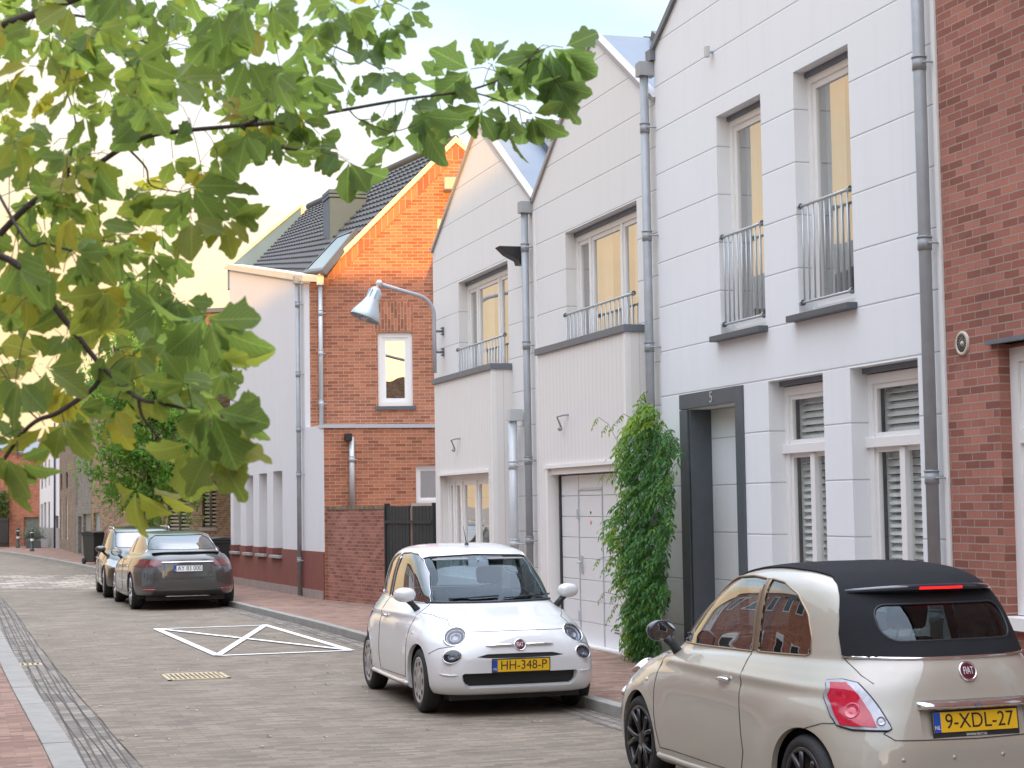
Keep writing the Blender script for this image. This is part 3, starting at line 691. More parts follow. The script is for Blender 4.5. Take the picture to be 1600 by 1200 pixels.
w3 = (GX-9.3, 1.90, F3.sz(650, 750)[0], F3.sz(650, 727)[1])
F3.wall('lower_wall', [(GX-12.0, .08), (GX-6.665, .08), (GX-6.665, 3.36), (GX-12.0, 3.36)], [w3], BR_E, he, .12, .3)
w_ = window(F3, he, *w3, .05, fw=.06, back='dark')
c = MB(); n = 16; pts = [F3.p(w3[2]-.12-.30*k/n, 0, -.16+.02*math.sin(k*2.1)) for k in range(n+1)]
c.add([p+V((0, 0, 1.95)) for p in pts]+[p+V((0, 0, w3[3]-.06)) for p in pts], [(k, k+1, n+k+2, n+k+1) for k in range(n)], True); c.build('curtain', plain('curtain_green', (.18, .26, .24), .9), w_)
mb = MB(); F3.box(mb, GX-12, 3.36, GX-6.64, 3.43, -1.46, .03); mb.build('lower_roof', ZINC_L, he)
mb = MB(); F3.box(mb, w3[0], 1.78, w3[2]+.12, 1.90, -.05, .12); mb.build('ledge', plain('beige_beam', (.42, .37, .33), .8), he)
# verge coping and brick-on-edge band
def rake(mb, F_, a, b, o0, o1, w, dn):
    P = [F_.p(a[0], a[1]-dn, o1), F_.p(b[0], b[1]-dn, o1), F_.p(b[0], b[1]-dn-w, o1), F_.p(a[0], a[1]-dn-w, o1)]; mb.prism(P, F_.n*(o0-o1))
mb = MB(); CREAM = plain('cream_trim', (.66, .60, .50), .6)
rake(mb, F2, (X2(RKX-.06), RKZ+.05), (X2(apx), apz+.12), -.3, .035, .13, 0); rake(mb, F2, (X2(apx), apz+.12), (X2(12.7), 6.35), -.3, .035, .13, 0); mb.build('verge', CREAM, he)
mb = MB(); rake(mb, F2, (X2(RKX+.03), RKZ+.04), (X2(apx), apz), -.0, .012, .26, .06); rake(mb, F2, (X2(apx), apz), (X2(12.6), 6.5), -.0, .012, .26, .06)
mb.build('verge_bricks', brick('brick_edge', (.42, .145, .075), (.52, .20, .10), (.50, .36, .25), w=.12, h=.8, offset=0, dirt=.15), he)
mb = MB(); sa, za = wt[0]-.02, wt[3]; F2.box(mb, wt[0]-.02, wt[3]+.03, wt[2]+.10, wt[3]+.62, -.02, .004)
mb.build('soldier_course', brick('brick_soldier', (.43, .145, .078), (.52, .195, .105), (.50, .36, .25), rot=True, dirt=.15), he)
pipe(F2, he, F2.sz(501, 500)[0], 3.44, 6.28, .09, .045, collars=(4.9, 5.7, 3.9), mat=ZINC_L)
pipe(F3, he, F3.sz(548, 700)[0], 1.7, 3.18, .09, .05, collars=(2.75,), head=False, mat=ZINC_L)
mb = MB(); s_, z_ = F3.sz(545, 681); F3.box(mb, s_-.03, z_-.09, s_+.09, z_+.04, .0, .18); mb.build('rain_head', BLACKP, he)
s_, _ = F1.sz(466, 700, .1); pipe(F1, he, s_, .12, F1.sz(464, 446)[1], .09, .045, collars=(.8, 2.5, 4.5, 5.9, 3.4), mat=ZINC)
mb = MB()
F1.box(mb, 1.35, 6.30, 1.50, 6.42, -.1, .06)
mb.prism([F1.p(1.30, 6.33, .07), F1.p(L1+.03, 7.53, .07), F1.p(L1+.03, 7.66, .07), F1.p(1.30, 6.46, .07)], -F1.n*.42); mb.build('eaves_trim', CREAM, he)
# roof plane through its four corners
r0, r1, r2, r3 = F2.p(X2(RKX-.03), RKZ+.01, -.05), F2.p(X2(apx), apz-.02, -.05), onY(483, 329, 42.95), onY(388, 427, 42.9)
nrf = (r1-r0).cross(r2-r0).normalized(); nrf = -nrf if nrf.z < 0 else nrf
mb = MB(); nn_ = 16
grid = [[r0.lerp(r3, j/nn_).lerp(r1.lerp(r2, j/nn_), i/nn_)+nrf*.05 for j in range(nn_+1)] for i in range(nn_+1)]
# stepped tile courses: each course a slightly tilted strip
courses = 18
for i in range(courses):
    t0, t1 = i/courses, (i+1)/courses
    A, B = r0.lerp(r1, t0), r3.lerp(r2, t0); C, D = r0.lerp(r1, t1), r3.lerp(r2, t1); m = 36
    va = []
    for j in range(m*4+1):
        u = j/(m*4); wv = .018*math.sin(u*m*2*math.pi)
        va.append((A.lerp(B, u)+nrf*(.075+wv), C.lerp(D, u)+nrf*(.03+wv), A.lerp(B, u)+nrf*.02))
    N_ = len(va); mb.add([q[0] for q in va]+[q[1] for q in va]+[q[2] for q in va], [(k, k+1, N_+k+1, N_+k) for k in range(N_-1)]+[(k, k+1, 2*N_+k+1, 2*N_+k) for k in range(N_-1)])
rf = mb.build('roof', plain('tile_dark', (.045, .062, .085), .6, var=.25, scale=4), he)
rb0, rb2 = F2.p(X2(12.7), 6.43, -.05), V((10.2, 43.1, 6.9))
mb = MB(); mb.prism([r1+V((0,0,.05)), rb0, rb2], (0, 0, -.1)); mb.prism([r1+V((0,0,.05)), rb2, r2+V((0,0,.05))], (0, 0, -.1)); mb.tube([r1+V((0, 0, .09)), r2+V((0, 0, .09))], .09, 10); mb.build('ridge', plain('tile_dark', (.075, .08, .088), .6), rf)
# far parapet of the roof
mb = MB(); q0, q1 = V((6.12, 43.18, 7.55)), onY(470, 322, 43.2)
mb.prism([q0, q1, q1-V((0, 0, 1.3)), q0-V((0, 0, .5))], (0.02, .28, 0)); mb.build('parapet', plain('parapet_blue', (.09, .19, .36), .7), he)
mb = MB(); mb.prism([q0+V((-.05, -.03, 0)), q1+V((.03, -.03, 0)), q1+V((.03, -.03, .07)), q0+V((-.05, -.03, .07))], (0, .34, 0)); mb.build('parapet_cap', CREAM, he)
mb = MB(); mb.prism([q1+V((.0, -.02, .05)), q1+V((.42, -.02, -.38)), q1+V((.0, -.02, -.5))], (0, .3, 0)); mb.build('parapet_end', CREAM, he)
# side/back body
mb = MB(); mb.box((11.9, 34.5, .1), (12.0, 43, 6.4)); mb.box((6.3, 43.0, .1), (12.0, 43.1, 6.4)); mb.build('back_wall', BR_E, he)
# chimney
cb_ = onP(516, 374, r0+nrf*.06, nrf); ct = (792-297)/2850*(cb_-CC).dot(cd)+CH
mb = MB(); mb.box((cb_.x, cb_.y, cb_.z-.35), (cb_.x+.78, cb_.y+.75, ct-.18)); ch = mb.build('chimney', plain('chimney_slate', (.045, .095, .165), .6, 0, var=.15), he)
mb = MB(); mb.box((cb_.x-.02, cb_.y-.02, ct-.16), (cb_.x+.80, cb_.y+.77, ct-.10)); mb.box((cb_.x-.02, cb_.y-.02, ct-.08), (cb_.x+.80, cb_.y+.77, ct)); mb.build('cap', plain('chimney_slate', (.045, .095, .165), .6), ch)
# skylight
K = [onP(340+x*.2833, 220+y*.2833, r0+nrf*.15, nrf) for x, y in ((470, 725), (575, 712), (765, 480), (662, 522))]
mb = MB(); cen = sum(K, V((0,0,0)))/4; K2 = [cen+(k-cen)*.87 for k in K]
mb.add(K+K2+[k-nrf*.13 for k in K], [(0,1,5,4),(1,2,6,5),(2,3,7,6),(3,0,4,7),(0,1,9,8),(1,2,10,9),(2,3,11,10),(3,0,8,11)]); sk_ = mb.build('skylight', plain('skylight_frame', (.09, .10, .12), .4), he)
mb = MB(); mb.add([k-nrf*.01 for k in K2], [(0,1,2,3)]); mb.build('pane', GLS_E, sk_)
# gable extractor box
s_, z_ = F2.sz(697, 291); mb = MB(); F2.box(mb, s_-.9, z_-.12, s_+.05, z_+.12, 0, .35); mb.build('extractor', plain('beige_metal', (.45, .40, .35), .6), he, bevel=.02)
# ---- garden wall and gate
FW = Fac((7.22, 31.7), (6.70-7.22, 34.26-31.7)); lw = math.hypot(.52, 2.56)
gw = root('garden_wall', (7.0, 33, .1), 'low red brick garden wall between the white fronted house and the black gate', 'wall')
mb = MB(); FW.box(mb, 0, .05, lw, 1.80, -.22, .0); mb.build('wall', BR_GW, gw)
mb = MB(); FW.box(mb, -.01, 1.80, lw, 1.86, -.23, .012); mb.build('coping', brick('brick_mossy', (.20, .16, .09), (.27, .21, .13), (.2, .18, .12), w=.1, h=.3, offset=0), gw)
FG = Fac((7.62, 29.7), (7.24-7.62, 31.66-29.7)); lg = 2.0
gt = root('garden_gate', (7.4, 30.7, .1), 'tall black boarded garden gate beside the brick garden wall', 'gate')
mb = MB()
for k in range(14):
    if k in (6,): continue
    FG.box(mb, .03+k*.14, .12, .03+k*.14+.128, 1.85, -.05, 0)
mb.build('boards', BLACKW, gt)
mb = MB(); FG.box(mb, 0, .1, .03, 1.9, -.08, .02); FG.box(mb, lg-.03, .1, lg, 1.9, -.08, .02); FG.box(mb, .03, 1.55, lg-.03, 1.6, .0, .03); FG.box(mb, .03, .4, lg-.03, .45, .0, .03); mb.build('frame', BLACKW, gt)
mb = MB()
for k in range(3): mb.tube([FG.p(.86+k*.05, .15, -.02), FG.p(.86+k*.05, 1.82, -.02)], .008, 6)
mb.build('bars', plain('rust', (.18, .12, .09), .8), gt)
# ================================================================ street lamp on the wall of house A
def wall_lamp(base, outdir, scale, label, grp=None):
    t = root('street_lamp', base, label, 'street lamp', grp)
    o = V(outdir).normalized(); b = V(base); u = V((0,0,1)); S = scale
    P = [b+o*.16+u*z*S for z in (-.72, 0, .30)]
    for k in range(1, 9):
        a = k/8*R(72); P.append(b+o*(.16+.36*S*(1-math.cos(a)))+u*(.30+.36*math.sin(a))*S)
    e = P[-1]; P += [e+o*.38*S+u*.10*S, e+o*.74*S+u*.20*S]
    mb = MB(); mb.tube(P, .036*S, 12); mb.build('arm', plain('lamp_grey', (.42, .42, .46), .5, .2), t)
    for z in (-.35, .02):
        m2 = MB(); q = b+u*z*S; m2.tube([q, q+o*.14], .022*S, 8); m2.box(q+V((0, -.04, -.07))*S-o*.0, q+V((0, .04, .07))*S+o*.02)
        m2.tube([q+o*.02+u*.06*S, q+o*.05+u*.05*S], .015*S, 6); m2.tube([q+o*.02-u*.06*S, q+o*.05-u*.05*S], .015*S, 6)
        m2.build('bracket', ZINC_D, t)
    tip = P[-1]; ax = (o*.42-u).normalized(); q = ax.to_track_quat('Z', 'Y').to_matrix().to_4x4(); M_ = Matrix.Translation(tip+u*.02*S) @ q @ Matrix.Scale(S, 4)
    m3 = MB(); m3.ball(tip+u*.01*S, .062*S); m3.lathe([(.02, .03), (.12, .03)], M_, 12); m3.build('joint', plain('lamp_joint', (.62, .60, .56), .5, .2), t)
    m4 = MB(); m4.lathe([(.10, 0), (.10, .06), (.14, .095), (.32, .118), (.33, .125), (.40, .15), (.50, .20), (.60, .25), (.68, .275), (.69, .272), (.60, .24), (.5, .19)], M_, 32)
    for k in range(8):
        a = k*math.pi/4; m4.box((.10, -.008, .16), (.125, .008, .31), M_ @ Matrix.Rotation(a, 4, 'Z'))
    m4.build('lamp_shade', plain('shade_blue', (.46, .53, .58), .35, .3, var=.05), t)
    m5 = MB(); m5.lathe([(.655, .262), (.665, .2), (.67, 0)], M_, 24); gl_ = m5.build('lamp_glass', plain('lamp_dark', (.05, .055, .06), .15), t)
    m6 = MB(); m6.ball(M_ @ V((-.09, 0, .655)), .06*S); m6.ball(M_ @ V((.09, 0, .655)), .06*S); m6.build('bulb', plain('bulb', (.5, .5, .48), .3), gl_)
    return t
wall_lamp((7.65, 29.0, 4.70), (-1, 0, 0), .93, 'grey bell shaped street lamp on a curved arm fixed to the white gabled house')
# ================================================================ buildings further down the street
SOFT = plain('frame_pale', (.70, .66, .60), .6)
def far(name, label, pxR, ZR, pxL, ZL, ytR, ytL, mat, wins=(), doors=(), grp=None, thick=6, plinth=None):
    PR, PL = atD(pxR, 800, ZR), atD(pxL, 800, ZL)
    f = Fac((PR.x, PR.y), (PL.x-PR.x, PL.y-PR.y)); L = (PL.xy-PR.xy).length
    h = root(name, (PR.x, PR.y, .1), label, 'house' if 'house' in name else 'building', grp)
    zR, zL = f.sz(pxR, ytR)[1], f.sz(pxL, ytL)[1]
    ho = []
    for q in list(wins)+list(doors):
        a, t = f.sz(q[2], q[1]); b, bt = f.sz(q[0], q[3]); ho.append((a, max(.12, bt), b, t))
    f.wall('wall', [(0, .08), (L, .08), (L, zL), (0, zR)], ho, mat, h, .15, thick)
    mb = MB(); q = [f.p(-.1, zR, .1), f.p(L+.1, zL, .1), f.p(L+.1, zL, -thick), f.p(-.1, zR, -thick)]; mb.add(q+[p+V((0,0,.12)) for p in q], [(0,1,2,3),(4,5,6,7),(0,1,5,4),(1,2,6,5),(2,3,7,6),(3,0,4,7)]); mb.build('roof', ZINC_D, h)
    for i, (q, hh) in enumerate(zip(list(wins)+list(doors), ho)):
        fm = {'w': SOFT, 'd': BLACKP, 'b': plain('door_bluegrey', (.22, .27, .30), .5), 'g': plain('door_greygreen', (.16, .17, .15), .6), 'k': plain('door_dark', (.05, .06, .07), .5), 's': BLACKP}[q[4]]
        if q[4] in 'bgk' :
            m = MB(); f.box(m, hh[0], hh[1], hh[2], hh[3], -.14, -.10); d_ = m.build('door', fm, h)
            m = MB(); f.box(m, hh[0]+.08, 1.0, hh[0]+.12, 1.25, -.10, -.06); m.build('handle', ZINC_L, d_)
        elif q[4] == 's':
            m = MB(); mid = (hh[0]+hh[2])/2
            for a, b in ((hh[0], mid-.02), (mid+.02, hh[2])):
                f.box(m, a, hh[1], a+.06, hh[3], -.10, -.05); f.box(m, b-.06, hh[1], b, hh[3], -.10, -.05); f.box(m, a, hh[1], b, hh[1]+.06, -.10, -.05); f.box(m, a, hh[3]-.06, b, hh[3], -.10, -.05)
            w_ = m.build('window', BLACKP, h); m = MB()
            for a, b in ((hh[0], mid-.02), (mid+.02, hh[2])):
                z = hh[1]+.07
                while z < hh[3]-.08: f.box(m, a+.06, z, b-.06, z+.055, -.09, -.06); z += .11
            m.build('shutter', plain('louvre_beige', (.32, .29, .24), .6), w_)
            m = MB(); f.box(m, hh[0], hh[1], hh[2], hh[3], -.145, -.125); m.build('backing', BLACKP, w_)
            m = MB(); f.box(m, hh[0]-.08, hh[1]-.10, hh[2]+.08, hh[1], -.05, .06); m.build('sill', STONE_G, w_)
        else:
            m = MB(); t_ = .07
            for r_ in ((hh[0], hh[1], hh[0]+t_, hh[3]), (hh[2]-t_, hh[1], hh[2], hh[3]), (hh[0]+t_, hh[1], hh[2]-t_, hh[1]+t_), (hh[0]+t_, hh[3]-t_, hh[2]-t_, hh[3])): f.box(m, *r_, -.12, -.06)
            w_ = m.build('window', fm, h)
            m = MB(); f.box(m, hh[0]+t_, hh[1]+t_, hh[2]-t_, hh[3]-t_, -.12, -.10); m.build('pane', plain('pane_dark', (.03, .035, .04), .12), w_)
            if q[4] == 'w': m = MB(); f.box(m, hh[0]+t_*1.2, hh[1]+t_*1.2, hh[0]+t_*1.2+(hh[2]-hh[0])*.55, hh[3]-t_*1.2, -.10, -.09); m.build('roller_blind', BLIND, w_)
    if plinth: m = MB(); f.box(m, 0, .08, L, plinth[0], 0, .02); m.build('plinth', plinth[1], h)
    return h, f, L
hF, fF, LF = far('brick_house', 'brown brick house with dark louvred shutters behind the street tree', 362, 52, 246, 57, 487, 492, BR_F,
    wins=((262, 770, 296, 842, 's'), (316, 752, 338, 824, 's'), (256, 514, 297, 552, 's')))
mb = MB(); s_, z_ = fF.sz(330, 500); 
hF2, fF2, LF2 = far('brick_house', 'low light brown brick house half hidden by the street tree', 246, 57.2, 160, 60, 640, 640, BR_F, wins=((200, 790, 206, 815, 'd'),), doors=((222, 775, 236, 842, 'g'),))
# timber topped house behind the tree
hH, fH, LH = far('town_house', 'house with upright timber slats on its top floor, left of the street tree', 166, 63, 143, 66, 590, 600, BR_F, doors=((146, 801, 156, 842, 'b'),))
hG, fG_, LG = far('town_house', 'grey brick house with tall grey doors behind the black bin', 142.6, 66.2, 118, 75, 600, 610, BR_H, doors=((130, 803, 142, 868, 'g'), (122, 807, 128, 866, 'k')), wins=((119.2, 745, 121.0, 790, 'w'),))
for f, L, a in ((fH, LH, 601), (fG_, LG, 606)):
    mb = MB(); zt = f.sz(150, 598)[1]; s = .05
    while s < L-.1: f.box(mb, s, zt-1.0, s+.13, zt, .02, .07); s += .28
    mb.build('timber_slats', plain('timber', (.45, .28, .12), .7, var=.2), hH if f is fH else hG)
hI, fI, LI = far('town_house', 'brown brick house with narrow pale framed windows beside the white far house', 117.6, 75.2, 93, 85, 640, 650, BR_G, wins=((94.3, 740, 97.2, 767, 'd'), (102.5, 737, 106, 764, 'd'), (94.3, 780, 97.2, 842, 'w'), (102.5, 777, 106, 842, 'w')))
hJ, fJ, LJ = far('town_house', 'white plastered far house with narrow black windows and grey plinth', 92.6, 85.2, 62, 90.5, 676, 690, plaster('plaster_far', (.74, .74, .76)),
    wins=((64, 722, 67, 764, 'd'), (69.8, 720, 72.3, 762, 'd'), (75.6, 718, 78, 759, 'd'), (63.6, 788, 66.5, 829, 'd'), (75.0, 784, 78, 829, 'd')), doors=((68, 785, 72.2, 848, 'k'), (84, 806, 91.5, 859, 'k')), plinth=(1.05, STONE_G))
mb = MB(); s_, z_ = fJ.sz(87.3, 700); mb.tube([fJ.p(s_, .1, .06), fJ.p(s_, 6.0, .06)], .045, 8); mb.build('drainpipe', plain('pipe_blue', (.04, .05, .16), .4), hJ)
hK, fK, LK_ = far('brick_building', 'orange brick building closing the street with a grey garage door', 61.6, 91, -60, 96, 716, 690, BR_K, doors=((37, 808, 61, 853, 'g'),), thick=10)
# roofs behind it
rb = root('tiled_house', (2, 118, .1), 'brown tiled roof of a house showing above the orange brick building', 'house')
P0 = atD(-60, 800, 112); P1 = atD(70, 800, 112)
mb = MB(); zt = (799-690)/2850*112+CH; mb.prism([P0.xy.to_3d()+V((0,0,5)), P1.xy.to_3d()+V((0,0,5)), P1.xy.to_3d()+V((0,4,zt)), P0.xy.to_3d()+V((0,4,zt))], (0, 6, 0)); mb.build('roof', TILES_B, rb)
mb = MB(); mb.box((P0.x, P0.y+.3, .1), (P1.x, P1.y+8, 5)); mb.build('wall', BR_K, rb)
mb = MB(); c_ = atD(36, 800, 113); mb.box((c_.x-.15, c_.y, zt-.8), (c_.x+.15, c_.y+.4, zt+.25)); mb.build('chimney', BR_K, rb)
# dark gate and hedge at the left end
gt2 = root('yard_gate', tuple(atD(2, 800, 92).xy)+(.1,), 'dark yard gate under a green hedge beside the orange brick building', 'gate')
p = atD(13, 855, 90); q = atD(-40, 855, 92); f_ = Fac((p.x, p.y), (q.x-p.x, q.y-p.y)); mb = MB()
for k in range(12): f_.box(mb, .02+k*.15, .1, .02+k*.15+.14, 1.55, -.06, 0)
f_.box(mb, 0, 1.4, 1.8, 1.5, 0, .04); f_.box(mb, 0, .3, 1.8, .4, 0, .04); mb.build('boards', BLACKW, gt2)
# street furniture far away
def bollard(px, y, Z, label):
    p = atD(px, y, Z); b = root('bollard', (p.x, p.y, .1), label, 'bollard', 'bollards at the end of the street')
    mb = MB(); mb.lathe([(0, .10), (.08, .10), (.09, .07), (.85, .062), (.86, .075), (.90, .075), (.95, .05), (.98, 0)], Matrix.Translation((p.x, p.y, .1)), 16); mb.build('post', plain('bollard_dark', (.03, .045, .045), .5), b)
    mb = MB(); mb.lathe([(.45, .072), (.55, .071)], Matrix.Translation((p.x, p.y, .1)), 16); mb.lathe([(.80, .068), (.84, .068)], Matrix.Translation((p.x, p.y, .1)), 16); mb.build('band', FRAME_W, b)
bollard(28, 860, 88, 'dark bollard with white bands in front of the orange brick wall')
bollard(50, 864, 80, 'dark bollard with white bands in front of the grey leaved shrub')
# ================================================================ foliage
def leafmat(name, a, b, c, trans=.45, rough=.5):
    m, nt, out = newmat(name)
    at = nt.nodes.new('ShaderNodeAttribute'); at.attribute_name = 'tint'
    oc = nd(nt, 'TexCoord').outputs['Object']
    n = noise(nt, oc, 30, 3)
    blot = ramp(nt, noise(nt, oc, 14, 5, .7), [(.60, (0, 0, 0)), (.72, (1, 1, 1))])
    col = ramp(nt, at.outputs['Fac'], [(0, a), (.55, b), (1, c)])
    col = mixc(nt, mth(nt, 'MULTIPLY', n, .45), col, tuple(x*.5 for x in b))
    col = mixc(nt, mth(nt, 'MULTIPLY', blot, .4), col, tuple(x*.9+.02 for x in c))
    la = nt.nodes.new('ShaderNodeAttribute'); la.attribute_name = 'leafuv'; sp = nd(nt, 'SeparateXYZ', {0: la.outputs['Vector']})
    mid = nd(nt, 'MapRange', {0: sp.outputs['Y'], 1: .008, 2: .035, 3: 1.0, 4: 0.0}).outputs[0]
    sv = mth(nt, 'PINGPONG', mth(nt, 'ADD', mth(nt, 'SUBTRACT', sp.outputs['X'], mth(nt, 'MULTIPLY', sp.outputs['Y'], .75)), 5.0), .06)
    side = nd(nt, 'MapRange', {0: sv, 1: .003, 2: .014, 3: .55, 4: 0.0}).outputs[0]
    vein = mth(nt, 'MAXIMUM', mid, side)
    col = mixc(nt, mth(nt, 'MULTIPLY', vein, .5), col, tuple(min(1, x*1.7+.04) for x in b))
    d = nd(nt, 'BsdfPrincipled', {'Base Color': col, 'Roughness': rough, 'Specular IOR Level': .25})
    tcol = mixc(nt, 1.0, col, (2.1, 1.95, .95), 'MULTIPLY')
    t = nd(nt, 'BsdfTranslucent', {'Color': tcol})
    mx = nd(nt, 'MixShader', {0: trans, 1: d.outputs[0], 2: t.outputs[0]}); nt.links.new(mx.outputs[0], out.inputs[0]); return m
class Leaves:
    def __init__(s): s.v = []; s.f = []; s.t = []; s.u = []
    def add(s, tmpl, M, tint):
        b = len(s.v); s.v += [M @ p for p in tmpl[0]]; s.f += [tuple(i+b for i in f) for f in tmpl[1]]; s.t += [tint]*len(tmpl[1]); s.u += tmpl[2]
    def build(s, name, mat, parent):
        me = bpy.data.meshes.new(name); me.from_pydata([tuple(p) for p in s.v], [], s.f)
        a = me.attributes.new('tint', 'FLOAT', 'FACE'); a.data.foreach_set('value', s.t)
        u = me.attributes.new('leafuv', 'FLOAT_VECTOR', 'POINT'); u.data.foreach_set('vector', [c for q in s.u for c in (q[0], q[1], 0.0)])
        me.polygons.foreach_set('use_smooth', [True]*len(me.polygons)); me.materials.append(mat)
        o = bpy.data.objects.new(name, me); COL.objects.link(o)
        if parent is not None: adopt(o, parent)
        return o
LUV = []
def leaflet(L, W, rng, lobes=True):
    """one leaflet along +X, folded at the midrib, drooping; returns verts, faces"""
    if lobes:
        k1, k2, k3 = rng.uniform(.75, 1.1), rng.uniform(.8, 1.15), rng.uniform(.6, 1.2)
        prof = [(0, .01), (.08, .06), (.18, .17), (.28, .30), (.37, .40*k1), (.43, .44*k1), (.47, .37*k1), (.53, .38*k2), (.60, .44*k2), (.67, .52*k2), (.71, .42*k2), (.74, .36), (.79, .30*k3), (.85, .27*k3), (.90, .20), (.96, .12), (1, .0)]
    else: prof = [(0, .01), (.15, .28), (.4, .48), (.65, .42), (.85, .2), (1, 0)]
    vs = []; fs = []; dr = rng.uniform(.05, .75); tw = rng.uniform(-.5, .5); fold = rng.uniform(.05, .4)
    def P(x, y):
        z = -dr*x*x + abs(y)*fold+tw*x*y+.03*math.sin(9*x+3*tw)*abs(y)
        return V((x*L, y*W, z*L*.8))
    n = len(prof); LUV.clear()
    for x, w in prof: vs.append(P(x, 0)); LUV.append((x, 0))
    for sgn in (1, -1):
        j = rng.uniform(.8, 1.15)
        b = len(vs)
        for i, (x, w) in enumerate(prof): LUV.append((x, w*1.3)); vs.append(P(x+(rng.uniform(-.02, .02) if 0 < i < n-1 else 0), sgn*w*(j if w > .3 else 1)*rng.uniform(.9, 1.1)))
        for i in range(n-1): fs.append((i, i+1, b+i+1, b+i) if sgn > 0 else (i, b+i, b+i+1, i+1))
    return vs, fs
def trifoliate(rng):
    vs = []; fs = []; uvs = []
    for ang, s in ((0, 1.0), (rng.uniform(36, 66), rng.uniform(.7, .92)), (-rng.uniform(36, 66), rng.uniform(.7, .92))):
        v, f = leaflet(s, s*rng.uniform(.60, .80), rng); M = Matrix.Rotation(R(ang), 4, 'Z') @ Matrix.Rotation(R(rng.uniform(-10, 25)), 4, 'Y') @ Matrix.Rotation(R(rng.uniform(-25, 25)), 4, 'X') @ Matrix.Translation((.07, 0, 0))
        b = len(vs); uvs += LUV[:]; vs += [M @ p for p in v]; fs += [tuple(i+b for i in q) for q in f]
    return vs, fs, uvs
rl = random.Random(11)
TRI = [trifoliate(rl) for _ in range(34)]
BARK = plain('bark', (.055, .038, .032), .8, var=.3, scale=20, bump=.4)
tree = root('tree', (-1.6, 3.4, .1), 'leafy tree with lobed trifoliate leaves reaching over the street in the foreground', 'tree')
# trunk stands on the left pavement, limbs reach into the view
mb = MB(); base = V((-1.6, 3.4, .05))
fork = V((-1.35, 3.9, 1.75))
mb.tube([base, base+V((.02, .05, .3)), V((-1.5, 3.6, 1.0)), fork], [.085, .07, .06, .05], 12)
mb.tube([fork, V((-1.5, 3.9, 2.6)), V((-1.7, 3.9, 3.6)), V((-1.9, 3.8, 4.6))], [.05, .04, .028, .012], 10)
mb.build('trunk', BARK, tree)
BR = []   # (points, radius)
def br(pts, r0, r1):
    P = [atD(x, y, d) for x, y, d in pts]; Q = []
    for i in range(len(P)-1):
        a, b, c, d = P[max(i-1, 0)], P[i], P[i+1], P[min(i+2, len(P)-1)]
        for k in range(5):
            t = k/5; Q.append(.5*((2*b)+(c-a)*t+(2*a-5*b+4*c-d)*t*t+(3*b-a-3*c+d)*t**3))
    Q.append(P[-1]); n = len(Q); BR.append((Q, [r0+(r1-r0)*i/(n-1) for i in range(n)])); return Q
br([(-260, 640, 4.3), (-120, 470, 4.3), (-20, 385, 4.3), (40, 325, 4.3), (95, 288, 4.3), (150, 258, 4.25), (190, 232, 4.2), (235, 212, 4.2), (300, 203, 4.2), (375, 196, 4.2), (400, 188, 4.2)], .0095, .0045)
br([(375, 196, 4.2), (420, 225, 4.2), (475, 236, 4.2)], .005, .003)
br([(-260, 560, 3.9), (-120, 400, 3.9), (0, 400, 3.9), (60, 448, 3.9), (92, 488, 3.9), (120, 524, 3.9), (152, 564, 3.9), (180, 592, 3.85), (216, 622, 3.8), (248, 630, 3.8), (300, 640, 3.8)], .009, .0035)
br([(216, 622, 3.8), (222, 650, 3.8), (240, 675, 3.8), (262, 702, 3.8)], .004, .002)
br([(158, 574, 3.88), (148, 604, 3.9), (92, 644, 3.9), (60, 656, 3.9), (36, 676, 3.9), (10, 712, 3.9), (-20, 760, 3.9)], .006, .004)
br([(60, 656, 3.9), (40, 636, 3.9), (22, 610, 3.9)], .002, .0015)
br([(380, 196, 4.2), (440, 190, 4.4), (520, 175, 4.6), (640, 154, 4.7), (727, 142, 4.8), (790, 120, 4.8), (832, 87, 4.8)], .0055, .002)
br([(-60, 60, 4.4), (60, 20, 4.4), (140, -10, 4.4), (220, -30, 4.4)], .012, .008)
br([(60, 20, 4.4), (140, 28, 4.4), (210, 60, 4.4), (250, 72, 4.4)], .004, .002)
br([(190, 235, 4.2), (205, 200, 4.2), (214, 130, 4.2), (240, 80, 4.3)], .003, .002)
br([(200, 232, 4.2), (228, 262, 4.2), (236, 290, 4.2), (280, 300, 4.2)], .003, .0015)
br([(-20, 270, 4.3), (40, 375, 4.0), (70, 380, 4.0), (110, 392, 4.0)], .004, .002)
br([(400, 188, 4.2), (450, 100, 4.6), (500, 60, 4.7), (530, 40, 4.7), (590, 10, 4.7)], .004, .002)
br([(480, 65, 4.7), (520, 72, 4.7), (560, 90, 4.7), (595, 108, 4.7)], .0025, .0015)
br([(727, 142, 4.8), (760, 150, 4.8), (800, 165, 4.8), (830, 178, 4.8)], .0025, .0015)
br([(545, 171, 4.6), (560, 186, 4.6), (580, 186, 4.6)], .002, .0012)
br([(560, 186, 4.6), (610, 205, 4.6), (650, 195, 4.6)], .002, .0012)
br([(105, 285, 4.25), (112, 230, 4.25), (118, 190, 4.3), (100, 130, 4.3)], .003, .0018)
